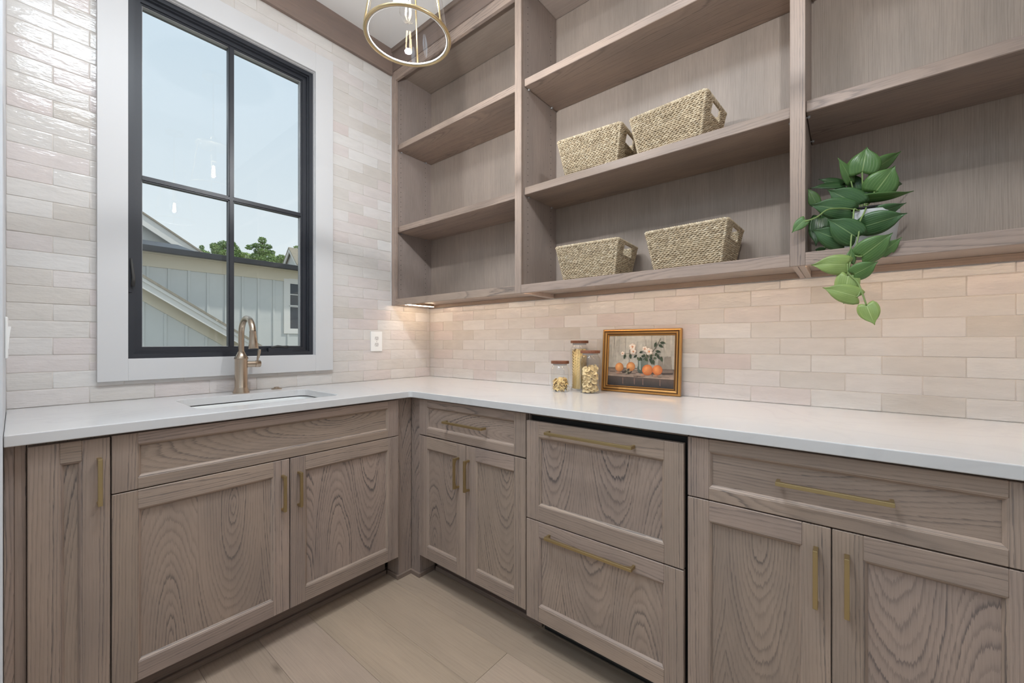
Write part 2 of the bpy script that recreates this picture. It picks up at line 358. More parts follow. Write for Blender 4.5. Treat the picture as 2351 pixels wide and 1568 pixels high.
# glazed double door behind the camera, added out of view to let in cool daylight
for i, (a, b_) in enumerate(((DX0, (DX0+DX1)/2), ((DX0+DX1)/2, DX1))):
    mb = MB(); fr = .09
    for x0, x1, z0, z1 in ((a, a+fr, 0, DZ1), (b_-fr, b_, 0, DZ1), (a+fr, b_-fr, 0, .2), (a+fr, b_-fr, DZ1-fr, DZ1)): mb.box((x0, YF-.10, z0), (x1, YF-.05, z1))
    dr = struct(mb.build('door_%d' % (i+1), 'white_paint'))
    box('pane', (a+fr-.01, YF-.078, .19), (b_-fr+.01, YF-.072, DZ1-fr+.01), 'window_glass', dr)
# floor planks (run along x)
PW, pk = .1868, 0
y0 = -.345
cache = {}
while y0 > YF:
    x = -.0
    off = {1: 1.323, 2: .45}.get(pk, rng.uniform(.25, 1.6)) if pk != 1 else .45
    row = int(round((-.345-y0)/PW))
    ends = {2: [1.323], 3: [2.25], 4: [.30, 2.05], 5: [1.75], 6: [.9, 2.7]}.get(row, [rng.uniform(.4, 1.4), rng.uniform(2., 2.8)])
    xs = [0.0]+ends+[XR]
    for a, b_ in zip(xs, xs[1:]):
        L = round(b_-a-.001, 3)
        if L not in cache: cache[L] = board_mesh((L, PW-.0007, .012), 'x', .0006); cache[L].materials.append(MATS['plank'])
        p = link('plank', cache[L], floor, ((a+b_)/2, y0-PW/2, -.006))
    y0 -= PW; pk += 1
# ------------------------------------------------------------------ wall tiles
TL, TH, GR = .1955, .0635, .0018
def tile_mesh(w, h):
    # pillowed slab: local x along the tile, local y up, local z out of the wall (face at 0)
    bx, e = .0035, .0007
    def rct(i, z): return [(-w/2+i, -h/2+i, z), (w/2-i, -h/2+i, z), (w/2-i, h/2-i, z), (-w/2+i, h/2-i, z)]
    bx = min(bx, w*.3, h*.3)
    v = rct(0, -.008)+rct(0, -e)+rct(bx*.35, -e*.35)+rct(bx, 0)
    f = []
    for k in range(3): f += [(k*4+i, k*4+(i+1) % 4, k*4+4+(i+1) % 4, k*4+4+i) for i in range(4)]
    f.append((12, 13, 14, 15))
    me = bpy.data.meshes.new('tile'); me.from_pydata(v, [], f); ul = me.uv_layers.new(name='UVMap')
    for l in me.loops: c = me.vertices[l.vertex_index].co; ul.data[l.index].uv = (c.x, c.y)
    me.materials.append(MATS['tile']); me.shade_smooth(); return me
tcache = {}
def tile(wall, a0, a1, z0, z1, side):
    if a1-a0 < .006 or z1-z0 < .006: return
    k = (round(a1-a0-GR, 4), round(z1-z0-GR, 4))
    if k not in tcache: tcache[k] = tile_mesh(*k)
    o = bpy.data.objects.new('tile', tcache[k]); COL.objects.link(o); o.parent = wall
    ac, zc = (a0+a1)/2, (z0+z1)/2; pr = rng.uniform(-.0005, .0004); tx, ty = rng.gauss(0, .0022), rng.gauss(0, .0022)
    c = Vector((pr, ac, zc)) if side == 'L' else Vector((ac, -pr, zc))
    R = Matrix(((0, 0, 1), (1, 0, 0), (0, 1, 0))) if side == 'L' else Matrix(((1, 0, 0), (0, 0, -1), (0, 1, 0)))
    o.location = c - wl(wall); o.rotation_euler = (R @ Matrix.Rotation(tx, 3, 'X') @ Matrix.Rotation(ty, 3, 'Y')).to_euler()
CY0, CY1, CZ0, CZ1 = -1.672, -.719, .9945, 2.757      # casing outer rectangle
for r in range(31):
    z0, z1 = H+r*TH, min(H+(r+1)*TH, 2.888)
    off = -.127 if r % 2 == 0 else -.0275
    for k in range(-1, 11):
        a1 = off+TL-k*TL; a0 = a1-TL
        if a1 < YS+.03: continue
        a0, a1 = (YS if a0 < YS+.03 else a0), min(a1, 0.)
        if a1 <= a0: continue
        if z0 > 1.40:                        # behind the upper shelves: bare wall
            if a0 >= -.318: continue
            a1 = min(a1, -.316)
        if a0 > CY0 and a1 < CY1 and z0 > CZ0 and z1 < CZ1: continue
        zz0, zz1 = z0, z1
        ov = min(a1, WY1+.004)-max(a0, WY0-.004)
        if ov > 0:
            if z1 > WZ0-.004 and z0 < WZ1+.004:
                if z0 < WZ0-.03: zz1 = WZ0-.006
                elif z1 > WZ1+.03: zz0 = WZ1+.006
                elif a0 < WY0-.004: a1 = WY0-.006
                elif a1 > WY1+.004: a0 = WY1+.006
                else: continue
        tile(wall_left, a0, a1, zz0, zz1, 'L')
for r in range(8):
    z0, z1 = H+r*TH, min(H+(r+1)*TH, 1.402)
    off = .0425 if r % 2 == 0 else .1415
    for k in range(-1, 18):
        a0, a1 = max(off+k*TL, .0), min(off+(k+1)*TL, XR)
        tile(wall_back, a0, a1, z0, z1, 'R')
# ------------------------------------------------------------------ crown boards and small trims
board('trim_1', (0, YS, 2.884), (.021, -.322, CEIL), 'y', 'oak_trim').__setitem__('kind', 'structure')
t2 = board('trim_2', (0., -.324, 2.903), (XR, -.300, CEIL), 'x', 'oak_trim'); t2['kind'] = 'structure'
board('bead', (0.021, -.334, 3.022), (XR, -.324, CEIL), 'x', 'oak_trim', t2)
struct(box('trim_3', (.0005, -.3225, 1.392), (.004, -.3195, 2.884), 'trim_caulk'))
# ------------------------------------------------------------------ window
def frame4(name, y0, y1, z0, z1, wd, x0, x1, mat, parent, mitre=True):
    mb = MB(); o_ = [(y0, z0), (y1, z0), (y1, z1), (y0, z1)]; i_ = [(y0+wd, z0+wd), (y1-wd, z0+wd), (y1-wd, z1-wd), (y0+wd, z1-wd)]
    for k in range(4):
        j = (k+1) % 4; mb.prism([o_[k], o_[j], i_[j], i_[k]], lambda a, b, d: (d, a, b), x0, x1)
    return mb.build(name, mat, parent)
win = struct(thing('window_1', '', '', (0, (WY0+WY1)/2, WZ0)))
del win['label'], win['category']
cs = []
for nm_, y0, y1, z0, z1, g_ in (('casing', CY0, WY0, CZ0, CZ1, 'z'), ('casing', WY1, CY1, CZ0, CZ1, 'z'), ('casing', WY0, WY1, CZ0, WZ0, 'y'), ('casing', WY0, WY1, WZ1, CZ1, 'y')):
    board(nm_, (.0005, y0, z0), (.021, y1, z1), g_, 'white_paint', win, .0008)
frame4('jamb', WY0-.002, WY1+.002, WZ0-.002, WZ1+.002, .004, -.012, .004, 'white_paint', win)
frame4('frame', WY0+.001, WY1-.001, WZ0+.001, WZ1-.001, .020, -.14, -.010, 'black_frame', win)
frame4('frame_stop', WY0+.020, WY1-.020, WZ0+.020, WZ1-.020, .007, -.13, -.024, 'black_frame', win)
sash = frame4('sash', WY0+.026, WY1-.026, WZ0+.024, WZ1-.024, .020, -.085, -.038, 'black_frame', win)
frame4('glazing_stop', WY0+.045, WY1-.045, WZ0+.043, WZ1-.043, .007, -.08, -.046, 'black_frame', sash)
frame4('gasket', WY0+.0515, WY1-.0515, WZ0+.0495, WZ1-.0495, .003, -.072, -.052, 'clear_plastic', sash)
gy0, gy1, gz0, gz1 = WY0+.052, WY1-.052, WZ0+.050, WZ1-.050; my, mz = -1.200, 1.858
for nm_, (a0, a1, z0, z1) in (('muntin', (my-.0122, my+.0122, gz0, gz1)), ('muntin', (gy0, gy1, mz-.0122, mz+.0122))):
    o = MB().box((-.076, a0, z0), (-.048, a1, z1)).build(nm_, 'black_frame', sash)
    if z1-z0 > .1: MB().box((-.048, a0+.005, z0), (-.043, a1-.005, z1)).build('bead', 'black_frame', win)
    else: MB().box((-.048, a0, z0+.005), (-.0436, a1, z1-.005)).build('bead', 'black_frame', win)
for a0, a1 in ((gy0, my-.012), (my+.012, gy1)):
    for z0, z1 in ((gz0, mz-.012), (mz+.012, gz1)):
        box('pane', (-.0605, a0, z0), (-.0595, a1, z1), 'window_glass', sash)
# lock lever on the left frame, crank at the sill
mb = MB(); mb.box((-.024, WY0+.004, 1.36), (-.006, WY0+.016, 1.52)); mb.build('lock_plate', 'black_frame', win)
mb = MB(); mb.tube([(-.004, WY0+.012, 1.50), (.002, WY0+.014, 1.47), (.010, WY0+.018, 1.42), (.006, WY0+.016, 1.385)], [.004, .005, .006, .007], 8); mb.build('lock_lever', 'slot', win, True)
mb = MB(); mb.box((-.05, -1.045, WZ0+.020), (-.012, -.925, WZ0+.040)); ck = mb.build('crank_cover', 'black_frame', win)
mb = MB(); mb.tube([(-.020, -1.03, WZ0+.041), (-.014, -1.0, WZ0+.050), (-.012, -.975, WZ0+.047), (-.012, -.950, WZ0+.046)], [.006, .006, .005, .007], 8); mb.build('crank_handle', 'slot', ck, True)

# ================================================================== BASE CABINETS
FD = .629                                      # face of doors and drawer fronts
def moulding(run, s0, s1, z0, z1, d_front, d_panel, parent, wd=.008):
    """sloped sticking round the inside of a door frame, four mitred strips"""
    mb = MB(); r0 = [(s0, z0), (s1, z0), (s1, z1), (s0, z1)]
    def ins(k): return [(s0+k, z0+k), (s1-k, z0+k), (s1-k, z1-k), (s0+k, z1-k)]
    prof = [(0, d_front-.0012), (.0022, d_front-.0016), (.0045, d_front-.0040), (wd, d_panel+.0016), (wd, d_panel-.001)]
    for k in range(4):
        j = (k+1) % 4; prev = None
        for wi, dd in prof:
            c = ins(wi); pts = [P3(run, c[k][0], dd, c[k][1]), P3(run, c[j][0], dd, c[j][1])]
            ids = mb.ring(pts); Lk = math.hypot(c[j][0]-c[k][0], c[j][1]-c[k][1])
            for q, idx in enumerate(ids): mb.uv[idx] = (q*Lk, wi+k*.02)
            if prev: mb.f.append((prev[0], prev[1], ids[1], ids[0]))
            prev = ids
    return mb.build('moulding', 'oak_frame', parent, uv=True)
def pull(run, parent, sc, zc, length, vertical, d=FD, proj=.032, thick=.009, wid=.010, rad=.022):
    """square bar pull: posts flow into the bar on an inner curve"""
    L = length; ft = .008; pts = [(-L/2, 0), (-L/2, proj), (L/2, proj), (L/2, 0), (L/2-ft, 0)]
    zi = proj-thick
    pts += [(L/2-ft, zi-rad*.55 if zi > rad*.55 else .002)]
    for i in range(1, 7): a = math.pi/2*i/6; pts.append((L/2-ft-rad*(1-math.cos(a)), max(.002, zi-rad*.55)+(zi-max(.002, zi-rad*.55))*math.sin(a)))
    pts += [(-a, b) for a, b in reversed(pts[4:])]
    mb = MB()
    if vertical: mb.prism(pts, lambda a, b, c: P3(run, sc+c, d+b, zc+a), -wid/2, wid/2)
    else: mb.prism(pts, lambda a, b, c: P3(run, sc+a, d+b, zc+c), -wid/2, wid/2)
    o = mb.build('handle', 'brass', parent); o['label'] = 'satin brass bar pull'
    m_ = o.modifiers.new('bevel', 'BEVEL'); m_.width = .0009; m_.segments = 2; m_.limit_method = 'ANGLE'; return o
def front(run, parent, name, s0, s1, z0, z1, rail=.057, stile=.057, grain='z', pulls=(), d1=FD, pmat='oak_panel'):
    d0 = d1-.018; dp = d1-.0098
    p = rb(name, run, s0+stile-.012, s1-stile+.012, d0+.002, dp, z0+rail-.012, z1-rail+.012, grain, pmat, parent, 0.)
    for a, b_ in ((s0, s0+stile), (s1-stile, s1)): rb('stile', run, a, b_, d0, d1, z0, z1, 'z', 'oak_frame', p)
    for a, b_ in ((z0, z0+rail), (z1-rail, z1)): rb('rail', run, s0+stile, s1-stile, d0, d1, a, b_, 's', 'oak_rail', p)
    moulding(run, s0+stile, s1-stile, z0+rail, z1-rail, d1, dp, p)
    for a in pulls: pull(run, p, *a, d=d1)
    return p
def base_cab(run, label, s0, s1, toe=True, hollow=False):
    c = thing('base_cabinet', label, 'cabinet', P3(run, (s0+s1)/2, .3, 0))
    if hollow:
        rb('side_panel', run, s0, s0+.018, .02, .606, .116, .8825, 'z', 'oak_frame', c); rb('side_panel', run, s1-.018, s1, .02, .606, .116, .8825, 'z', 'oak_frame', c)
        rb('bottom_panel', run, s0+.018, s1-.018, .02, .606, .116, .134, 's', 'oak_frame', c); rb('face_frame', run, s0+.018, s1-.018, .588, .606, .134, .8825, 's', 'oak_frame', c)
    else: rb('body', run, s0, s1, .02, .606, .116, .8825, 'z', 'oak_frame', c)
    if toe:
        rb('toe_kick', run, s0, s1, .50, .514, 0, .116, 's', 'oak_trim', c); rb('shoe_moulding', run, s0, s1, .514, .526, .0, .020, 's', 'oak_trim', c)
    return c
ZB, ZT, ZS0, ZS1 = .120, .876, .7015, .7050
# narrow cabinet by the side wall
c = base_cab('L', 'narrow oak base cabinet with one tall door beside the white side wall', -1.8575, -1.6990)
front('L', c, 'door', -1.8565, -1.7005, ZB, ZT-.002, pulls=[(-1.7235, .752, .134, True)])
# sink cabinet
c = base_cab('L', 'wide oak sink base cabinet under the window with false drawer front', -1.6990, -.7040, hollow=True)
front('L', c, 'false_front', -1.6970, -.7055, ZS1, ZT, rail=.034, grain='s')
front('L', c, 'door', -1.6970, -1.2025, ZB, ZS0, pulls=[(-1.2285, .578, .134, True)])
front('L', c, 'door', -1.1990, -.7055, ZB, ZS0, pulls=[(-1.1690, .578, .134, True)])
# end filler by the wall
f_ = thing('filler_strip', 'two-part oak filler strip between side wall and narrow cabinet', 'filler', (.3, -1.877, 0))
rb('outer_strip', 'L', YS+.001, -1.879, .02, .612, 0, .883, 'z', 'oak_panel', f_); rb('inner_strip', 'L', -1.879, -1.8585, .02, .606, 0, .883, 'z', 'oak_frame', f_)
# inside corner post
f_ = thing('corner_filler', 'oak corner post filling the inside corner between the two cabinet runs', 'filler', (.6, -.62, 0))
rb('filler_panel', 'L', -.690, -.612, .585, .604, 0, .883, 'z', 'oak_panel', f_); rb('filler_panel', 'R', .604, .670, .593, .612, 0, .883, 'z', 'oak_panel', f_)
rb('return_panel', 'L', -.690, -.672, .515, .585, 0, .883, 'z', 'oak_frame', f_); rb('return_panel', 'R', .652, .670, .515, .593, 0, .883, 'z', 'oak_frame', f_)
rb('filler_panel', 'R', .670, .686, .585, .606, .116, .883, 'z', 'oak_frame', f_); rb('filler_panel', 'L', -.703, -.690, .585, .604, .116, .883, 'z', 'oak_frame', f_)
for q in (('L', -.7005, -.612, .604, .615), ('R', .615, .681, .612, .623), ('L', -.7005, -.690, .527, .604), ('R', .670, .681, .527, .612)):
    rb('shoe_moulding', *q, 0, .020, 's', 'oak_trim', f_)
# drawer-over-doors cabinet next to the corner
c = base_cab('R', 'oak base cabinet with one drawer over two narrow doors beside the corner post', .6870, 1.3430)
front('R', c, 'drawer', .6890, 1.3400, ZS1+.002, ZT+.002, rail=.034, grain='s', pulls=[(1.0100, .792, .245, False)])
front('R', c, 'door', .6890, 1.0095, ZB, ZS0, pulls=[(.9660, .576, .134, True)])
front('R', c, 'door', 1.0125, 1.3400, ZB, ZS0, pulls=[(1.0310, .576, .134, True)])
# panel-ready drawer fridge
c = thing('drawer_fridge', 'undercounter fridge with two oak-panelled drawers and long brass pulls', 'fridge', (1.638, -.3, 0))
rb('body', 'R', 1.3480, 1.9300, .03, .598, .10, .868, 'z', 'black_gap', c); rb('toe_grille', 'R', 1.360, 1.920, .50, .53, .004, .10, 's', 'black_gap', c)
for k in range(4): rb('grille_slat', 'R', 1.37, 1.91, .53, .536, .018+k*.020, .028+k*.020, 's', 'slot', c)
rb('trim_rail', 'R', 1.3480, 1.9300, .03, .600, .869, .883, 's', 'oak_trim', c)
front('R', c, 'drawer', 1.3475, 1.9270, .4840, .8540, pulls=[(1.6150, .8220, .330, False, )], d1=.634)
front('R', c, 'drawer', 1.3475, 1.9270, .1060, .4800, pulls=[(1.6150, .4420, .330, False, )], d1=.634)
# right-hand cabinets
c = base_cab('R', 'oak base cabinet with wide drawer over two doors beside the drawer fridge', 1.9350, 2.6060)
front('R', c, 'drawer', 1.9370, 2.6030, ZS1, ZT, rail=.034, grain='s', pulls=[(2.2680, .794, .222, False)])
front('R', c, 'door', 1.9370, 2.2675, ZB, ZS0, pulls=[(2.2385, .580, .140, True)])
front('R', c, 'door', 2.2700, 2.6030, ZB, ZS0, pulls=[(2.2975, .580, .140, True)])
c = base_cab('R', 'oak base cabinet with drawer and two doors against the right wall', 2.6060, XR-.001)
front('R', c, 'drawer', 2.6075, XR-.004, ZS1, ZT, rail=.034, grain='s', pulls=[(2.952, .794, .222, False)])
front('R', c, 'door', 2.6075, 2.9510, ZB, ZS0, pulls=[(2.922, .580, .140, True)])
front('R', c, 'door', 2.9535, XR-.004, ZB, ZS0, pulls=[(2.982, .580, .140, True)])

# ------------------------------------------------------------------ worktop with sink cut-out
SX0, SX1, SY0, SY1 = .160, .528, -1.463, -.942
def rrect(x0, x1, y0, y1, r, n=6):
    out = []
    for cx, cy, a0 in ((x1-r, y0+r, -90), (x1-r, y1-r, 0), (x0+r, y1-r, 90), (x0+r, y0+r, 180)):
        for i in range(n+1): a = math.radians(a0+90*i/n); out.append((cx+r*math.cos(a), cy+r*math.sin(a)))
    return out
CD = .648
outer = [(.001, -.001), (.001, YS+.001), (CD, YS+.001)]
rf = .018
for i in range(7): a = math.pi - math.pi/2*i/6; outer.append((CD+rf+rf*math.cos(a), -CD-rf+rf*math.sin(a)))
outer += [(XR-.001, -CD), (XR-.001, -.001)]
hole = rrect(SX0, SX1, SY0, SY1, .045)
bm = bmesh.new()
def loop(pts): 
    vs = [bm.verts.new((x, y, H)) for x, y in pts]; return [bm.edges.new((vs[i], vs[(i+1) % len(vs)])) for i in range(len(vs))]
es = loop(outer)+loop(hole)
bmesh.ops.triangle_fill(bm, edges=es, use_beauty=True)
r = bmesh.ops.extrude_face_region(bm, geom=list(bm.faces)); bmesh.ops.translate(bm, vec=(0, 0, -.0305), verts=[v for v in r['geom'] if isinstance(v, bmesh.types.BMVert)])
bmesh.ops.recalc_face_normals(bm, faces=bm.faces)
me = bpy.data.meshes.new('worktop'); bm.to_mesh(me); bm.free()
wt = link('worktop', me, None, (0, 0, 0), 'quartz'); tag(wt, 'L-shaped white quartz worktop over the oak base cabinets', 'worktop')
mo = wt.modifiers.new('bevel', 'BEVEL'); mo.width = .0025; mo.segments = 2; mo.limit_method = 'ANGLE'; mo.angle_limit = math.radians(50)
# sink basin hung under the worktop
sk = thing('sink', 'white undermount sink basin set into the quartz worktop', 'sink', ((SX0+SX1)/2, (SY0+SY1)/2, .70))
mb = MB(); e = .012; zt = .8835-.004
prof = [(-.03, zt), (e*.0+.004-.008, zt), (-.004, zt-.010), (-.002, .74), (.012, .715), (.035, .706)]
Rg = []
for ins_, z in prof:
    rr_ = max(.045-ins_*.5, .02); Rg.append(mb.ring([(x, y, z) for x, y in rrect(SX0+ins_, SX1-ins_, SY0+ins_, SY1-ins_, rr_)]))
for A, B in zip(Rg, Rg[1:]): mb.skin(A, B)
mb.f.append(tuple(Rg[-1])); b0 = mb.build('basin', 'sink_white', sk, True)
mb = MB(); mb.lathe([(.045, .7065), (.045, .7085), (.030, .709), (.028, .7075)], ((SX0+SX1)/2, (SY0+SY1)/2, 0), 24); mb.build('drain', 'nickel', sk)
mb = MB(); q = rrect(SX0-.004, SX1+.004, SY0-.004, SY1+.004, .049); q2 = rrect(SX0-.03, SX1+.03, SY0-.03, SY1+.03, .06)
A = mb.ring([(x, y, .8815) for x, y in q]); B = mb.ring([(x, y, .8815) for x, y in q2]); A2 = mb.ring([(x, y, .8796) for x, y in q]); mb.skin(A, B); mb.skin(A, A2); mb.build('rim_gasket', 'slot', sk)

# ------------------------------------------------------------------ faucet
FX, FY = .092, -1.200
fc = thing('faucet', 'brushed nickel gooseneck pull-down faucet behind the sink', 'faucet', (FX, FY, H))
auto(MB().lathe([(.034, H), (.034, H+.004), (.0275, H+.024), (.0275, H+.027), (.0262, H+.029), (.0262, H+.158), (.0285, H+.160), (.0285, H+.164), (.020, H+.180), (.0145, H+.193), (.0145, H+.196)], (FX, FY, 0), 36).build('body', 'nickel', fc))
ar, zc = .074, 1.188
pts = [(FX, FY, 1.105), (FX, FY, 1.15)]+[(FX+ar-ar*math.cos(math.radians(a)), FY, zc+ar*1.02*math.sin(math.radians(a))) for a in range(0, 171, 10)]
auto(MB().tube(pts, .0125, 18).build('neck', 'nickel', fc))
hx, hz = pts[-1][0], pts[-1][2]; dr_ = Vector((.10, 0, -1)).normalized()
def along(k): return (hx+dr_.x*k, FY, hz+dr_.z*k)
auto(MB().tube([along(0), along(.004), along(.005), along(.05), along(.076), along(.078)], [.0138, .0138, .0132, .0165, .0205, .0195], 24).build('spray_head', 'nickel', fc))
MB().tube([along(.0781), along(.0786)], .014, 20).build('spray_face', 'nickel_dark', fc)
auto(MB().lathe([(.0155, FY+.02), (.0155, FY+.055), (.0145, FY+.056), (.0145, FY+.058), (.0165, FY+.059), (.0165, FY+.079), (.015, FY+.081)], (FX, 0, 1.049), 24, ax='y').build('valve_arm', 'nickel', fc))
auto(MB().tube([(FX, FY+.069, 1.062), (FX, FY+.070, 1.076), (FX+.001, FY+.071, 1.078), (FX+.004, FY+.074, 1.105), (FX+.006, FY+.076, 1.118)], [.0045, .0045, .006, .0075, .006], 12).build('lever', 'nickel', fc))
bt = thing('air_switch', 'small round nickel disposal button on the worktop beside the faucet', 'button', (.050, -1.030, H))
auto(MB().lathe([(.024, H), (.024, H+.004), (.021, H+.006), (.013, H+.0065)], (.050, -1.030, 0), 24).build('flange', 'nickel', bt)); auto(MB().lathe([(.012, H+.006), (.012, H+.010), (.010, H+.0115)], (.050, -1.030, 0), 20).build('push_button', 'nickel', bt))

# ================================================================== UPPER SHELVES
ZU, ZR, ZD, ZTR, ZTD = 1.391, 1.431, 1.412, 2.843, 2.905
UY = -.319
def unit(label, x0, x1, st0, st1, in0, in1, shelves, own0=True, own1=True):
    """x0..x1 carcass, stiles st0/st1 = (a,b), inner faces in0/in1"""
    c = thing('wall_shelf_unit', label, 'shelf', ((x0+x1)/2, -.16, ZU))
    board('back_panel', (in0, -.0085, ZD), (in1, -.0025, ZTD), 'z', 'oak_veneer', c, 0)
    board('side_panel', (x0, -.300, ZU+.0005), (in0, -.0025, ZTD+.02), 'z', 'oak_veneer', c); board('side_panel', (in1, -.300, ZU+.0005), (x1, -.0025, ZTD+.02), 'z', 'oak_veneer', c)
    board('bottom_panel', (in0, -.300, ZD), (in1, -.009, ZR-.0005), 'x', 'oak_veneer', c); board('top_panel', (in0, -.300, ZTD), (in1, -.009, ZTD+.02), 'x', 'oak_veneer', c)
    board('hanging_rail', (in0, -.030, ZU-.001), (in1, -.011, ZD), 'x', 'oak_trim', c)
    if own0: board('stile', (st0[0], UY, ZU), (st0[1], -.300, ZTD-.002), 'z', 'oak_frame', c)
    if own1: board('stile', (st1[0], UY, ZU), (st1[1], -.300, ZTD-.002), 'z', 'oak_frame', c)
    board('rail', (st0[1], UY, ZU), (st1[0], -.300, ZR), 'x', 'oak_rail', c); board('rail', (st0[1], UY, ZTR), (st1[0], -.300, ZTD-.002), 'x', 'oak_rail', c)
    for zt in shelves:
        s_ = board('shelf', (in0+.0015, -.292, zt-.0365), (in1-.0015, -.0095, zt), 'x', 'oak_rail', c, .002)
        for px in (in0, in1):
            for py in (-.262, -.060):
                sgn = 1 if px == in0 else -1; mbp = MB(); mbp.lathe([(.0025, -.0), (.0025, .004), (.0045, .005), (.0045, .011)], (0, 0, 0), 8, ax='x')
                mbp.v = [(px+sgn*a, py+b_, zt-.0410+z_) for a, b_, z_ in mbp.v]; mbp.build('shelf_pin', 'clear_plastic', s_)
    # rows of shelf-pin holes in the two sides
    mbh = MB()
    for px, sg in ((in0, 1), (in1, -1)):
        for py in (-.262, -.060):
            for z in [1.50+.032*k for k in range(42)]:
                if any(-.055 < z-zt < .012 for zt in shelves): continue
                mbh.face([(px+sg*.0004, py+.0026*math.cos(a), z+.0026*math.sin(a)) for a in [math.pi*2*i/8 for i in range(8)]])
    h = mbh.build('pin_holes', 'slot', c); h['kind'] = 'stuff'
    return c
unit('open oak wall shelves of the bay against the window wall, empty', .0045, 1.0545, (.0045, .045), (1.035, 1.075), .024, 1.0375, (1.905, 2.440), True, False)
unit('open oak wall shelves of the middle bay holding the woven baskets', 1.0555, 2.1765, (1.035, 1.075), (2.157, 2.197), 1.0725, 2.1600, (1.910, 2.442), True, True)
unit('open oak wall shelves of the bay holding the trailing plant', 2.1775, XR-.001, (2.157, 2.197), (XR-.045, XR-.001), 2.1955, XR-.02, (1.914, 2.444), False, True)
# LED bars under the shelves
def led(label, lo, hi):
    t_ = thing('led_light_bar', label, 'light bar', ((lo[0]+hi[0])/2, (lo[1]+hi[1])/2, lo[2]), 'warm light bars under the wall shelves')
    box('lens', (lo[0]+.001, lo[1]+.001, lo[2]), (hi[0]-.001, hi[1]-.001, lo[2]+.004), 'glow_led', t_); box('channel', (lo[0], lo[1], lo[2]+.004), (hi[0], hi[1], hi[2]), 'nickel', t_)
led('short glowing light bar running front to back under the corner shelves', (.106, -.296, 1.3925), (.118, -.062, 1.4115))
for n_, a, b_ in (('first shelf bay by the window wall', .14, 1.02), ('middle shelf bay with baskets', 1.09, 2.145), ('shelf bay with the plant', 2.21, XR-.03)):
    led('long light bar behind the bottom rail of the '+n_, (a, -.297, 1.4030), (b_, -.286, 1.4115))

# ================================================================== OUTLETS
ot = thing('wall_outlet', 'white duplex outlet on the tiled wall beside the window', 'outlet', (0, -.4295, 1.158))
oy, oz = -.4295, 1.158
bx_ = box('cover_plate', (.0004, oy-.0405, oz-.0625), (.0064, oy+.0405, oz+.0625), 'plastic_white', ot, .0022)
for dz in (-.0195, .0195):
    mb = MB(); pts = [(.0145*math.cos(a), max(-.0125, min(.0125, .0172*math.sin(a)))) for a in [2*math.pi*i/24 for i in range(24)]]
    mb.prism(pts, lambda a, b, d: (d, oy+a, oz+dz+b), .0060, .0078); rc = mb.build('receptacle', 'plastic_grey', ot)
    for a, h_ in ((-.0062, .0045), (.0062, .0036)): MB().box((.0076, oy+a-.0008, oz+dz+.003-h_), (.0081, oy+a+.0008, oz+dz+.003+h_)).build('slot', 'slot', rc)
    MB().lathe([(.0022, .0076), (.0022, .0081)], (0, oy, oz+dz-.0075), 12, ax='x').build('ground_hole', 'slot', rc)
MB().lathe([(.0022, .0062), (.002, .0070)], (0, oy, oz), 12, ax='x').build('screw', 'nickel', ot)
sw = thing('light_switch', 'white double rocker switch plate on the side wall above the worktop', 'switch', (.30, YS, 1.165))
box('cover_plate', (.225, YS+.0004, 1.103), (.375, YS+.0064, 1.227), 'plastic_white', sw, .002)
for x in (.262, .338):
    mb = MB(); mb.prism([(1.131, .0062), (1.199, .0062), (1.199, .0120), (1.165, .0085), (1.131, .0072)], lambda a, b, d: (x+d, YS+b, a), -.0165, .0165); mb.build('rocker', 'plastic_white', sw)

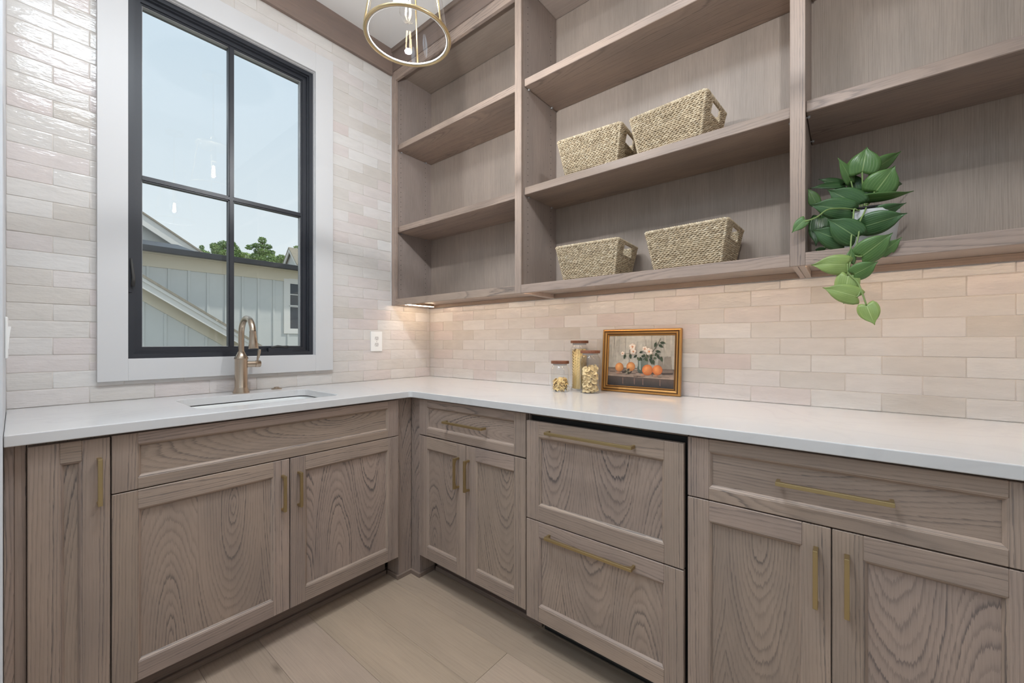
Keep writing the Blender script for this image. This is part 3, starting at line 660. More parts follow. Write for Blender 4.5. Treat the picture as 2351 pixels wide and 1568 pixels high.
# ================================================================== PENDANTS
def pendant(x, y, label, zr=2.25, pw=1.):
    p = thing('pendant_light', label, 'pendant lamp', (x, y, zr), 'clear glass pendants over the room')
    R0, R1, hh = .148, .098, .30
    auto(MB().lathe([(R0-.004, zr+.002), (R1, zr+hh)], (x, y, 0), 56, False, False).build('glass_shade', 'shade_glass', p), 80)
    sh = p
    mb = MB(); mb.tube([(x+R0*math.cos(a), y+R0*math.sin(a), zr) for a in [2*math.pi*i/64 for i in range(64)]], .0055, 10, closed=True); mb.build('rim_ring', 'gold_metal', p, True)
    mb = MB(); mb.tube([(x+(R0-.0085)*math.cos(a), y+(R0-.0085)*math.sin(a), zr+.001) for a in [2*math.pi*i/64 for i in range(64)]], .0032, 8, closed=True); mb.build('glass_lip', 'plastic_white', p, True)
    ang0 = math.atan2(FW.y, FW.x)
    for k in range(3):
        a = ang0+k*2*math.pi/3; MB().tube([(x+(R0+.003)*math.cos(a), y+(R0+.003)*math.sin(a), zr), (x+(R1+.004)*math.cos(a), y+(R1+.004)*math.sin(a), zr+hh)], .0032, 8).build('rod', 'gold_metal', p, True)
    auto(MB().lathe([(R1+.007, zr+hh-.008), (R1+.007, zr+hh+.004), (.05, zr+hh+.022), (.018, zr+hh+.03), (.018, zr+hh+.06)], (x, y, 0), 40).build('cap', 'gold_metal', p))
    MB().tube([(x, y, zr+hh+.05), (x, y, CEIL-.02)], .005, 10).build('stem', 'gold_metal', p, True)
    auto(MB().lathe([(.065, CEIL-.022), (.065, CEIL-.001)], (x, y, 0), 32).build('canopy', 'gold_metal', p))
    MB().lathe([(.018, zr+.19), (.018, zr+.30)], (x, y, 0), 20).build('socket', 'gold_metal', p)
    bl = auto(MB().lathe([(.003, zr+.058), (.020, zr+.064), (.030, zr+.085), (.030, zr+.105), (.020, zr+.145), (.014, zr+.165), (.014, zr+.19)], (x, y, 0), 28, True, False).build('bulb', 'shade_glass', p), 80)
    for k in range(4):
        a = k*math.pi/2+.3; MB().tube([(x+.006*math.cos(a), y+.006*math.sin(a), zr+.16), (x+.011*math.cos(a), y+.011*math.sin(a), zr+.085)], .0016, 6).build('filament', 'glow_filament', bl)
    ld = bpy.data.lights.new('pendant_glow', 'POINT'); ld.energy = L_PEND*pw; ld.color = (.94, .97, 1.); ld.shadow_soft_size = .011
    lo = bpy.data.objects.new('pendant_glow', ld); COL.objects.link(lo); lo.parent = p; lo.location = (0, 0, .088)
pendant(1.073, -.977, 'clear glass pendant lamp with thin gold rods near the window', pw=1.15)
pendant(2.280, -.960, 'clear glass pendant lamp with gold rods over the right of the room', pw=.55)
for x, y, lb in ((1.50, -1.64, 'above the open floor before the sink cabinet'), (1.1, -2.85, 'behind the side stub wall'), (2.5, -2.75, 'near the right wall'), (1.1, -3.9, 'in front of the left glazed door'), (2.5, -3.9, 'in front of the right glazed door')):  # added fill lights, all out of view, put in to brighten the room
    d_ = thing('added_ceiling_light', 'added round flush ceiling fill light '+lb, 'ceiling light', (x, y, CEIL-.05), 'added flush ceiling fill lights')
    k = 1.32 if y > -2 else 1.
    MB().lathe([(.235*k, CEIL-.040), (.24*k, CEIL-.036), (.24*k, CEIL-.0005), (.22*k, CEIL-.0005)], (x, y, 0), 40, False, False).build('trim_ring', 'plastic_white', d_)
    MB().lathe([(.15*k, CEIL-.052), (.21*k, CEIL-.046), (.233*k, CEIL-.037)], (x, y, 0), 40, True, True).build('diffuser', 'glow_ceiling_fill' if y > -2 else 'glow_rear_fill', d_)

# ================================================================== BASKETS
def basket_meshes():
    """twined seagrass basket, base centre at the origin; +x long side, handle holes in the short (x) sides"""
    h, bw, bd, tw, td = .156, .245, .185, .300, .235; rows = 21; per = .030; mb = MB()
    hz0, hz1, hy = .098, .150, .052
    def perim(w_, d_, r): return rrect(-w_/2, w_/2, -d_/2, d_/2, r, 5)
    def strand(pts, r, n=5, v0=0., cap=True):
        k = len(mb.v); mb.tube(pts, r, n, cap); L = 0
        for i in range(len(pts)):
            if i: L += (Vector(pts[i])-Vector(pts[i-1])).length
            for j in range(n): mb.uv[k+i*n+j] = (L, v0)
    rr = random.Random(3)
    for row in range(rows):
        f = (row+.5)/rows; w_, d_ = bw+(tw-bw)*f, bd+(td-bd)*f; P = perim(w_, d_, .014); z = .004+f*(h-.006)
        acc = [0]; Q = P+[P[0]]
        for a, b_ in zip(Q, Q[1:]): acc.append(acc[-1]+math.hypot(b_[0]-a[0], b_[1]-a[1]))
        T = acc[-1]; n = int(T/per)*8; ph0 = rr.uniform(0, 6.28); jit = [rr.uniform(-.0007, .0007) for _ in range(n+1)]
        def at(s):
            s %= T
            for i in range(len(acc)-1):
                if s <= acc[i+1]: break
            t_ = (s-acc[i])/max(1e-9, acc[i+1]-acc[i]); a, b_ = Q[i], Q[i+1]
            p = (a[0]+(b_[0]-a[0])*t_, a[1]+(b_[1]-a[1])*t_); q = Vector((p[0]/(w_/2), p[1]/(d_/2), 0))
            nx = (b_[1]-a[1], -(b_[0]-a[0])); l_ = math.hypot(*nx) or 1; return p, (nx[0]/l_, nx[1]/l_)
        for st in (0, math.pi):
            seg = []
            for i in range(n+1):
                s_ = T*i/n; p, nn = at(s_); ph = ph0+2*math.pi*int(T/per)*i/n+st
                o_, zz = .0030*math.cos(ph), .0017*math.sin(ph)+jit[i % n]
                pt = (p[0]+nn[0]*o_, p[1]+nn[1]*o_, z+zz)
                inhole = abs(p[0]) > w_/2-.012 and abs(p[1]) < hy and hz0 < z < hz1
                if inhole:
                    if len(seg) > 1: strand(seg, .0024+.0004*((row*7) % 3)/2, 5, row*3.7+st)
                    seg = []
                else: seg.append(pt)
            if len(seg) > 1: strand(seg, .0024+.0004*((row*7) % 3)/2, 5, row*3.7+st)
    body = mb; mb = MB()
    # rim and corner ropes
    def rope(pts, r=.0042, amp=.003, per_=.016, closed=False):
        pts = [Vector(p) for p in pts]; acc = [0]
        for a, b_ in zip(pts, pts[1:]): acc.append(acc[-1]+(b_-a).length)
        n = max(8, int(acc[-1]/per_*8))
        for st in (0, math.pi):
            out = []
            for i in range(n+1):
                s_ = acc[-1]*i/n; j = 0
                while j < len(acc)-2 and s_ > acc[j+1]: j += 1
                d = (pts[j+1]-pts[j]); t_ = (s_-acc[j])/max(d.length, 1e-9); p = pts[j]+d*t_; d.normalize()
                u_ = d.cross(Vector((0, 0, 1))); u_ = u_.normalized() if u_.length > .01 else Vector((1, 0, 0)); v_ = d.cross(u_); ph = 2*math.pi*s_/per_+st
                out.append(p+(u_*math.cos(ph)+v_*math.sin(ph))*amp)
            k = len(mb.v); mb.tube(out, r, 5); L = 0
            for i in range(len(out)):
                if i: L += (out[i]-out[i-1]).length
                for q_ in range(5): mb.uv[k+i*5+q_] = (L, 50+st)
    top = perim(tw, td, .014); rope([(x, y, h) for x, y in top+[top[0]]])
    rim = mb; mb = MB(); corner = []
    corners = []
    for sx_ in (-1, 1):
        for sy_ in (-1, 1):
            mb = MB(); corners.append(mb); rope([(sx_*(bw/2-.003), sy_*(bd/2-.003), .004), (sx_*(tw/2-.003), sy_*(td/2-.003), h)], .0038, .0026)
    grips = []
    for sx_ in (-1, 1):
        mb = MB(); grips.append(mb)
        fx = lambda z_: sx_*(bw/2+(tw-bw)/2*z_/h)
        rope([(fx(hz0+.002), -hy, hz0+.002), (fx(hz0+.002), hy, hz0+.002), (fx(hz1), hy*.9, hz1), (fx(hz1), -hy*.9, hz1), (fx(hz0+.002), -hy, hz0+.002)], .0034, .0022)
    base = MB().box((-bw/2+.002, -bd/2+.002, .001), (bw/2-.002, bd/2-.002, .006))
    return body, rim, corners, grips, base
bparts = basket_meshes(); proto = thing('seagrass_basket', '', 'basket')
for n_, q in [('woven_body', bparts[0]), ('rim', bparts[1])]+[('corner_binding', k) for k in bparts[2]]+[('handle_grip', k) for k in bparts[3]]+[('base', bparts[4])]: q.build(n_, 'seagrass', proto, True, (0, 0, 0), uv=True)
def copy_thing(src, loc, rot, label):
    c = src.copy(); COL.objects.link(c); c.location = loc; c.rotation_euler = (0, 0, rot); c['label'] = label
    for ch in src.children: d = ch.copy(); COL.objects.link(d); d.parent = c
    return c
spots = [((1.412, -.172, 1.9102), 4, 'woven seagrass basket on the middle shelf, closer to the window wall'), ((1.762, -.164, 1.9102), -4, 'woven seagrass basket on the middle shelf, closer to the plant'),
         ((1.400, -.166, 1.4312), 3, 'woven seagrass basket on the bottom shelf, farther from the plant'), ((1.826, -.166, 1.4312), -2, 'woven seagrass basket on the bottom shelf, nearest to the plant')]
for i, (l_, a, lb) in enumerate(spots):
    o = proto if i == 0 else copy_thing(proto, l_, math.radians(a), lb)
    o.location = l_; o.rotation_euler = (0, 0, math.radians(a)); o['label'] = lb; o['group'] = 'seagrass baskets on the shelves'

# ================================================================== JARS AND PASTA
def jar(x, y, r, hb, label):
    j = thing('storage_jar', label, 'jar', (x, y, H+.0002), 'glass pasta jars on the worktop')
    z = H+.0005
    prof = [(.5*r, z), (.93*r, z+.001), (r, z+.007), (r, z+hb-.026), (.985*r, z+hb-.020), (.86*r, z+hb-.010), (.80*r, z+hb-.006), (.80*r, z+hb)]
    auto(MB().lathe(prof, (x, y, 0), 40, True, False).build('glass_body', 'jar_glass', j), 60)
    auto(MB().lathe([(.2*r, z+.004), (.90*r, z+.005), (.965*r, z+.010), (.965*r, z+hb-.028), (.78*r, z+hb-.008)], (x, y, 0), 40, True, False).build('glass_inner', 'jar_glass', j), 60)
    MB().lathe([(.74*r, z+hb-.004), (.74*r, z+hb+.004)], (x, y, 0), 32).build('seal', 'clear_plastic', j)
    me = None
    mb = MB(); k0 = z+hb+.004
    mb.lathe([(.93*r, k0), (.965*r, k0+.001), (.965*r, k0+.0125), (.955*r, k0+.0135)], (x, y, 0), 40)
    mb.uv = [(v[0]-x, v[1]-y+v[2]*.3) for v in mb.v]
    ld = mb.build('wooden_lid', 'walnut', j, uv=True); auto(ld); ld['label'] = 'dark walnut lid'
    return j
jar(1.214, -.189, .0455, .130, 'short glass jar part filled with bow-tie pasta, walnut lid')
jar(1.258, -.078, .0460, .229, 'tall glass jar of long ruffled pasta, walnut lid')
jar(1.3575, -.150, .0480, .182, 'medium glass jar of shell pasta, walnut lid, by the framed picture')
def pieces(me, n, cx, cy, R, z0, hmax, name, label, cat, group, gap, mats):
    pr = random.Random(len(name)*13); placed = []; z = z0
    lv = z0+gap*.5
    while lv < z0+hmax and len(placed) < n:
        for _ in range(260):
            a = pr.uniform(0, 6.283); rad = R*math.sqrt(pr.uniform(.1, 1)); p = Vector((cx+rad*math.cos(a), cy+rad*math.sin(a), lv+pr.uniform(-.002, .002)))
            if p.z > z0+hmax*(.92+.08*math.sin(a+1.3)): continue
            if all((p-q).length > gap for q in placed): placed.append(p)
        lv += .004
    for p in placed:
        o = bpy.data.objects.new(name, me); COL.objects.link(o); o.location = p
        d = Vector((p.x-cx, p.y-cy, 0)); tilt = pr.uniform(-.5, .5)
        q = Vector((d.x, d.y, .012+pr.uniform(-.01, .02))).to_track_quat('Z', 'Y') if d.length > .5*R else Vector((pr.uniform(-1, 1), pr.uniform(-1, 1), 1.5)).to_track_quat('Z', 'Y')
        o.rotation_euler = (q.to_matrix() @ Matrix.Rotation(pr.uniform(0, 6.28), 3, 'Z') @ Matrix.Rotation(tilt, 3, 'X')).to_euler()
        o.scale = [pr.uniform(.9, 1.1)]*3; tag(o, label, cat, group)
# bow tie
vs, fs = [], []; nu, nv = 8, 6
for i in range(nu+1):
    for j in range(nv+1):
        u, v = i/nu*2-1, j/nv*2-1; wdt = .0085*(.45+.55*abs(u)**.8); vs.append((u*.0125+.0007*math.cos(v*9)*abs(u), v*wdt, .0022*math.cos(v*7.5)*(1-abs(u)**2)+.0016*math.cos(v*5)*abs(u)))
for i in range(nu):
    for j in range(nv): k = i*(nv+1)+j; fs.append((k, k+nv+1, k+nv+2, k+1))
bow = bpy.data.meshes.new('bow_tie_pasta'); bow.from_pydata(vs, [], fs); bow.materials.append(MATS['pasta_yellow']); bow.shade_smooth()
pieces(bow, 90, 1.214, -.189, .031, H+.008, .056, 'bow_tie_pasta', 'yellow bow-tie pasta piece inside the short glass jar', 'pasta', 'bow-tie pasta in the short jar', .0112, None)
# cupped shell
vs, fs = [], []; nr, na = 4, 14
for i in range(nr+1):
    for j in range(na):
        r, a = .0125*i/nr, 2*math.pi*j/na; x, y = r*math.cos(a)*1.25, r*math.sin(a); vs.append((x, y, -.0065*math.cos(min(1.4, r/.0125*1.35))+.0018*math.cos(2*a)*(r/.0125)**2))
for i in range(nr):
    for j in range(na): k, k2 = i*na+j, i*na+(j+1) % na; fs.append((k, k2, k2+na, k+na))
shl = bpy.data.meshes.new('shell_pasta'); shl.from_pydata(vs, [], fs); shl.materials.append(MATS['pasta_cream']); shl.shade_smooth()
pieces(shl, 130, 1.3575, -.150, .033, H+.009, .130, 'shell_pasta', 'cream shell pasta piece inside the medium glass jar', 'pasta', 'shell pasta in the medium jar', .0140, None)
# ruffled ribbons standing in the tall jar
pr = random.Random(5)
def ribbon(L):
    vs, fs = [], []; n = 46; wd = .0062
    for i in range(n+1):
        z = L*i/n
        for j, v in enumerate((-1, -.55, 0, .55, 1)): vs.append((v*wd, .0019*math.sin(i*1.9)*abs(v)**1.5*(1 if v > 0 else -1), z))
    for i in range(n):
        for j in range(4): k = i*5+j; fs.append((k, k+1, k+6, k+5))
    me = bpy.data.meshes.new('ruffled_pasta'); me.from_pydata(vs, [], fs); me.materials.append(MATS['pasta_yellow']); me.shade_smooth(); return me
ribs = [ribbon(.198), ribbon(.192), ribbon(.186)]; k = 0
for ring_, n in ((.0345, 17), (.021, 10), (.008, 4)):
    for i in range(n):
        a = 2*math.pi*i/n+ring_*40; b0 = Vector((1.258+ring_*math.cos(a-.22), -.078+ring_*math.sin(a-.22), H+.008)); b1 = Vector((1.258+ring_*math.cos(a+.22), -.078+ring_*math.sin(a+.22), H+.205))
        o = bpy.data.objects.new('ruffled_pasta', ribs[k % 3]); COL.objects.link(o); k += 1; o.location = b0
        zx = (b1-b0).normalized(); xx = Vector((-math.sin(a), math.cos(a), 0)); yx = zx.cross(xx).normalized(); xx = yx.cross(zx)
        o.rotation_euler = Matrix((xx, yx, zx)).transposed().to_euler(); tag(o, 'long ruffled pasta ribbon standing in the tall glass jar', 'pasta', 'ruffled ribbons in the tall jar')

# ================================================================== FRAMED PICTURE
pf = thing('framed_picture', 'gold framed still life with oranges and flowers leaning on the tiles', 'picture', (0, 0, 0))
PWd, PHt = .376, .300
def moulded(parent):
    """profiled frame: (inset from outer edge, height) in local x (width), z (height), front = -y"""
    prof = [(0, .0), (0, .016), (.003, .019), (.008, .020), (.010, .0165), (.012, .0165), (.014, .0185), (.021, .0165), (.0225, .0135), (.0245, .0135), (.026, .0150), (.029, .0115), (.031, .006)]
    cols = [0, 0, 0, 0, 1, 1, 0, 0, 1, 1, 0, 0]
    for nm_, sel, mat in (('frame', 0, 'frame_gold'), ('frame_groove', 1, 'frame_groove')):
        mb = MB()
        for (i0, h0), (i1, h1), c_ in zip(prof, prof[1:], cols):
            if c_ != sel: continue
            q = lambda i, h: [(-PWd/2+i, -h, i), (PWd/2-i, -h, i), (PWd/2-i, -h, PHt-i), (-PWd/2+i, -h, PHt-i)]
            A = mb.ring(q(i0, h0)); B = mb.ring(q(i1, h1)); mb.skin(A, B)
        mb.build(nm_, mat, parent, origin=(0, 0, 0))
moulded(pf)
MB().box((-PWd/2+.002, -.004, .002), (PWd/2-.002, .0, PHt-.002)).build('backing', 'frame_groove', pf, origin=(0, 0, 0))
# the print itself: flat coloured shapes
pv, pfc, pcol = [], [], []; lay = [0]
cx0, cx1, cz0, cz1 = -PWd/2+.030, PWd/2-.030, .030, PHt-.030
def pp(u, v): return (cx0+(cx1-cx0)*u, -.0062-lay[0]*.00004, cz1-(cz1-cz0)*v)
def shape(pts, cols, ctr=None):
    lay[0] += 1; k = len(pv)
    if ctr: pv.append(pp(*ctr[0])); pcol.append(ctr[1])
    for i, (u, v) in enumerate(pts): pv.append(pp(u, v)); pcol.append(cols[i] if isinstance(cols, list) else cols)
    n = len(pts)
    if ctr: pfc.extend([(k, k+1+i, k+1+(i+1) % n) for i in range(n)])
    else: pfc.append(tuple(range(k, k+n)))
AR = (cx1-cx0)/(cz1-cz0)
def disc(u, v, r, c, edge, sq=1., n=20, hl=(-.3, -.35)):
    shape([(u+r*math.cos(6.2832*i/n), v+r*AR*sq*math.sin(6.2832*i/n)) for i in range(n)], [tuple(e*(1+.25*(-math.cos(6.2832*i/n)*.5-math.sin(6.2832*i/n)*.6)) for e in edge[:3])+(1,) for i in range(n)], ((u+r*hl[0], v+r*AR*hl[1]), c))
for i in range(6):
    for j in range(5):
        def bgc(a, b): q = .5+.5*math.sin(a*9+b*4); return tuple(x+(y-x)*(.35*q+.5*abs(a-.45)+.15*b) for x, y in zip(S(206, 202, 190), S(146, 140, 130)))[:3]+(1,)
        a0, a1, b0, b1 = i/6, (i+1)/6, j/5*.66, (j+1)/5*.66; lay[0] = 0
        shape([(a0, b0), (a1, b0), (a1, b1), (a0, b1)], [bgc(a0, b0), bgc(a1, b0), bgc(a1, b1), bgc(a0, b1)])
sk_ = random.Random(9)
for _ in range(34):
    a = sk_.uniform(0, .97); b0 = sk_.uniform(0, .3); shape([(a, b0), (a+sk_.uniform(.01, .03), b0), (a+sk_.uniform(.01, .03), b0+sk_.uniform(.2, .34)), (a, b0+sk_.uniform(.15, .3))], sk_.choice([S(196, 192, 180), S(176, 171, 160), S(186, 182, 172), S(164, 158, 148)]))
for a in (.86, .9, .78): shape([(a, .42), (a+.05, .40), (a+.07, .64), (a-.02, .64)], S(142, 134, 124))
shape([(0, .64), (1, .64), (1, .84), (0, .84)], [S(112, 98, 88), S(104, 92, 84), S(172, 150, 134), S(164, 144, 130)])
for _ in range(26):
    a, b0 = sk_.uniform(0, .85), sk_.uniform(.655, .80); shape([(a, b0), (a+sk_.uniform(.06, .15), b0+.004), (a+sk_.uniform(.06, .14), b0+.016), (a+.01, b0+.014)], sk_.choice([S(134, 116, 102), S(176, 156, 140), S(96, 82, 74), S(150, 132, 118)]))
shape([(0, .815), (1, .83), (1, 1), (0, 1)], [S(84, 74, 68), S(92, 78, 70), S(40, 36, 36), S(48, 44, 44)])
for u0 in (.24, .42, .55, .8): shape([(u0, .84), (u0+.012, .84), (u0+.014, .97), (u0+.004, .95)], S(124, 98, 86))
for u0, v0 in ((.17, .75), (.55, .78), (.74, .78)): disc(u0, v0, .04, S(190, 140, 110), S(150, 122, 106), .5)
for u0 in (.22, .66, .82): shape([(u0, .715), (u0+.17, .70), (u0+.16, .735), (u0+.02, .75)], S(78, 66, 60))
shape([(.47, .44), (.475, .60), (.465, .62), (.47, .70), (.50, .735), (.58, .735), (.62, .70), (.63, .62), (.615, .585), (.625, .44)], [S(120, 130, 120), S(96, 108, 100), S(84, 98, 92), S(76, 88, 82), S(60, 70, 66), S(60, 70, 66), S(70, 82, 76), S(96, 110, 104), S(120, 132, 124), S(128, 136, 126)])
shape([(.49, .50), (.515, .50), (.52, .68), (.50, .66)], S(164, 174, 166))
for u, v, r in ((.185, .635, .066), (.365, .615, .067)): disc(u, v, r, S(238, 178, 116), S(196, 122, 68), 1.02)
for u, v, r in ((.765, .665, .072), (.62, .67, .079)): disc(u, v, r, S(240, 162, 100), S(198, 106, 54), 1.0)
disc(.585, .70, .008, S(250, 220, 170), S(170, 110, 60))
def lf(u, v, a, L, wd, c):
    ca, sa = math.cos(a), math.sin(a); q = [(0, 0), (.35, .5), (.7, .35), (1, 0), (.7, -.35), (.35, -.5)]
    shape([(u+(x*ca*L-y*sa*wd), v+(x*sa*L+y*ca*wd)*AR) for x, y in q], c)
def twig(P, w_, c):
    for (a, b), (c_, d) in zip(P, P[1:]): shape([(a-w_, b-w_), (c_-w_, d-w_), (c_+w_, d+w_), (a+w_, b+w_)], c)
twig([(.55, .48), (.62, .38), (.70, .30), (.75, .20), (.80, .06)], .003, S(70, 72, 54)); twig([(.5, .46), (.40, .36), (.32, .36), (.22, .36)], .0025, S(74, 80, 58)); twig([(.6, .44), (.70, .38), (.80, .36)], .0025, S(74, 80, 58))
ll = random.Random(2)
for u, v in ((.46, .38), (.49, .34), (.43, .29), (.52, .40), (.56, .36), (.60, .42), (.53, .44), (.50, .42), (.57, .45), (.64, .45), (.66, .40), (.70, .44), (.46, .42), (.60, .34), (.68, .36), (.75, .33)):
    lf(u, v, ll.uniform(-.6, 2.6), ll.uniform(.05, .075), .035, ll.choice([S(46, 60, 46), S(62, 78, 56), S(84, 96, 72)]))
for u, v, a in ((.79, .14, .1), (.77, .18, .5), (.74, .13, 1.9), (.28, .37, 1.9), (.35, .36, 1.4), (.73, .30, .2), (.76, .36, 1.2), (.66, .46, 1.2), (.70, .46, 1.4), (.81, .40, 1.3)): lf(u, v, a, .085, .040, S(56, 70, 52))
for u, v, r in ((.385, .225, .05), (.40, .32, .045), (.575, .265, .04), (.64, .315, .052), (.235, .36, .030)):
    for i in range(5): a = i*1.2566+u*9; disc(u+r*.55*math.cos(a), v+r*.55*AR*math.sin(a), r*.52, S(246, 238, 224), S(226, 206, 190), 1., 10)
    disc(u, v, r*.30, S(240, 176, 120), S(206, 130, 96), 1., 10)
for i in range(6): lf(.32, .71, i*1.05, .055, .03, S(72, 70, 56) if i % 2 else S(150, 140, 120))
me = bpy.data.meshes.new('painting'); me.from_pydata(pv, [], pfc); ca_ = me.color_attributes.new('paint', 'FLOAT_COLOR', 'POINT')
for i, c_ in enumerate(pcol): ca_.data[i].color = tuple(max(0, min(1, x)) for x in c_[:3])+(1,)
o = link('painting', me, pf, (0, 0, 0), 'painting_print')
pf.location = (1.547, -.0265, H+.0006); pf.rotation_euler = (-math.radians(4.8), 0, math.radians(0.4))

# ================================================================== POTTED PLANT
pc = on('y', -.185, 1984, 520); pz = ZR+.0003
pl = thing('potted_plant', 'trailing green philodendron in a white pot on the bottom shelf', 'plant', (pc.x, -.185, pz))
pr_ = .083
auto(MB().lathe([(pr_*.80, pz), (pr_*.84, pz+.004), (pr_*1.0, pz+.105), (pr_*1.0, pz+.117), (pr_*.95, pz+.117), (pr_*.93, pz+.09)], (pc.x, -.185, 0), 48, True, False).build('pot', 'pot_white', pl))
auto(MB().lathe([(pr_*.945, pz+.100), (pr_*.945, pz+.1215), (pr_*.98, pz+.1225), (pr_*.98, pz+.1265), (pr_*.90, pz+.1265), (pr_*.87, pz+.100)], (pc.x, -.185, 0), 40, False, False).build('inner_pot', 'black_gap', pl))
MB().lathe([(pr_*.1, pz+.106), (pr_*.94, pz+.104)], (pc.x, -.185, 0), 32, True, False).build('soil', 'soil', pl)
def zpx(x, y, Y): return on('y', Y, 1780+x/3.1366, 300+y/3.1366)
def leaf(bx, by, tx, ty, wpx, Y0, Y1, mat, roll=0., fold=.16, curl=.25, name='leaf'):
    """heart-shaped leaf from base (bx,by) to tip (tx,ty); Y0,Y1 = depth of base and tip"""
    B, T = zpx(bx, by, Y0), zpx(tx, ty, Y1); d = T-B; L = d.length; d.normalize()
    C = (B+T)/2; vw = (CAM-C).normalized(); nrm = vw-d*vw.dot(d); nrm.normalize(); sd = d.cross(nrm)
    nrm2 = nrm*math.cos(roll)+sd*math.sin(roll); sd = d.cross(nrm2); nrm = nrm2
    W = wpx/3.1366/F_PX*((C-CAM).dot(FW)); W = min(W*1.04, L*1.1)/max(.35, abs(math.cos(roll)))
    vs, uv, fs = [], [], []; n, m_ = 12, 8
    for i in range(n+1):
        t_ = i/n
        pr0 = [(0, .66), (.06, .86), (.14, .97), (.25, 1.), (.38, .97), (.52, .85), (.66, .64), (.78, .37), (.87, .16), (.94, .06), (1., .012)]
        for (a, p), (b_, q) in zip(pr0, pr0[1:]):
            if a <= t_ <= b_: hw = (p+(q-p)*(t_-a)/(b_-a))*W/2; break
        for j in range(m_+1):
            v = j/m_*2-1
            back = -.13*L*max(0, 1-t_/.22)*(1-(1-abs(v))**2)*(1 if abs(v) > .08 else 0)      # heart lobes
            zz = fold*abs(v)*hw*.9-curl*L*(t_-.35)**2*.8-.10*hw*v*v*2+.02*W*math.sin(6*t_+3*v)
            q = B+d*(t_*L+back)+sd*(v*hw)+nrm*(zz)
            if q.y > -.321: q.x = max(q.x, 2.1990); q.z = max(q.z, ZR+.0015)      # leaves rest against the side panel and the deck
            vs.append(q); uv.append((t_, v))
    for i in range(n):
        for j in range(m_): k = i*(m_+1)+j; fs.append((k, k+1, k+m_+2, k+m_+1))
    o = mesh(name, [tuple(v) for v in vs], fs, mat, pl, None, True, uv); s_ = o.modifiers.new('thick', 'SOLIDIFY'); s_.thickness = .0007; return o
D_, M_, P_ = 'leaf_dark', 'leaf_mid', 'leaf_pale'
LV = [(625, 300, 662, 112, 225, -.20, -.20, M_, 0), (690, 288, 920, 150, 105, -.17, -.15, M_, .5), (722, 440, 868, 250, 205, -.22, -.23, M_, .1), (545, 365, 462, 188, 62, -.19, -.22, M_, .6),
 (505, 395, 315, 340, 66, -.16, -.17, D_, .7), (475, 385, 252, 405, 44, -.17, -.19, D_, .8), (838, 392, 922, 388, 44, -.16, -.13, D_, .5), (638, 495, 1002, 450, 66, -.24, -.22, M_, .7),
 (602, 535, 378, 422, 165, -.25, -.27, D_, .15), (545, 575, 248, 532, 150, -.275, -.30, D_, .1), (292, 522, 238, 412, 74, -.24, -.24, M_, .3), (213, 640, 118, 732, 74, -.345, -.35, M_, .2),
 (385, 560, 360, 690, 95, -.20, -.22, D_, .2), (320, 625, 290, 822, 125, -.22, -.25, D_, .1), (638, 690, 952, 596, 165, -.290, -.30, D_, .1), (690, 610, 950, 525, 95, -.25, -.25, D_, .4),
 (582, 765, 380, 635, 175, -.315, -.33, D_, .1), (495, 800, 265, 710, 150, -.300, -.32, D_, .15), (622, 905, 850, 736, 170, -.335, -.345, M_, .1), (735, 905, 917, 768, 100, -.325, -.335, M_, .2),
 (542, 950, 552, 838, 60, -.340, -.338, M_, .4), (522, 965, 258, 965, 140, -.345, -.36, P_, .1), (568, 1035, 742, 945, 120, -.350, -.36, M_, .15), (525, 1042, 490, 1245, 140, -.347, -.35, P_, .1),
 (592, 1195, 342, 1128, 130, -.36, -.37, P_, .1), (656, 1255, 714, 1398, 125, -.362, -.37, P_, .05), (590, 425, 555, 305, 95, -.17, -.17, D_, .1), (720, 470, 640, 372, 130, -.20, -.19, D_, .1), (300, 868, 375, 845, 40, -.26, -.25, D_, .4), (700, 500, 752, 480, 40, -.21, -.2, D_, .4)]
for a in LV: leaf(*a)
def vine(P, r=.0022):
    pts = [zpx(x, y, Y) for x, y, Y in P]; out = []
    for i in range(len(pts)-1):
        p0, p1, p2, p3 = pts[max(0, i-1)], pts[i], pts[i+1], pts[min(len(pts)-1, i+2)]
        for k in range(6): t_ = k/6; out.append(.5*((2*p1)+(p2-p0)*t_+(2*p0-5*p1+4*p2-p3)*t_*t_+(3*p1-p0-3*p2+p3)*t_**3))
    out.append(pts[-1]); MB().tube(out, r, 7).build('stem', 'stem_green', pl, True)
for P in ([(640, 560, -.19), (634, 480, -.20), (628, 380, -.205), (626, 300, -.205)], [(660, 540, -.25), (640, 590, -.29), (608, 660, -.31), (600, 750, -.318), (575, 860, -.33)],
          [(640, 545, -.22), (600, 575, -.27), (570, 565, -.28), (562, 620, -.29), (545, 800, -.325), (540, 940, -.342), (520, 1040, -.346)], [(520, 960, -.345), (530, 1030, -.348), (590, 1090, -.352), (622, 1160, -.358), (655, 1255, -.362)],
          [(612, 1160, -.358), (600, 1185, -.360), (585, 1198, -.36)], [(590, 570, -.27), (500, 560, -.28), (380, 568, -.31), (300, 622, -.335), (213, 655, -.345)], [(600, 735, -.318), (625, 715, -.30), (650, 705, -.292)], [(572, 900, -.335), (600, 906, -.335), (625, 905, -.335)],
          [(640, 560, -.20), (680, 500, -.21), (715, 440, -.22)], [(640, 560, -.20), (660, 400, -.18), (690, 290, -.17)], [(630, 560, -.2), (570, 450, -.19), (545, 365, -.19)], [(640, 560, -.2), (720, 480, -.18), (838, 392, -.16)], [(370, 825, -.24), (330, 860, -.25), (300, 868, -.26)]): vine(P)

# ================================================================== OUTSIDE
struct(box('ground', (-70, -40, -1.2), (-.3, 60, -1.0), 'lawn'))
XM, XG = -11.40, -10.40
def yz(u, v, X): p = on('x', X, u, v); return p.y, p.z
zk = lambda x, y: (320+x/4.48, 470+y/4.48)
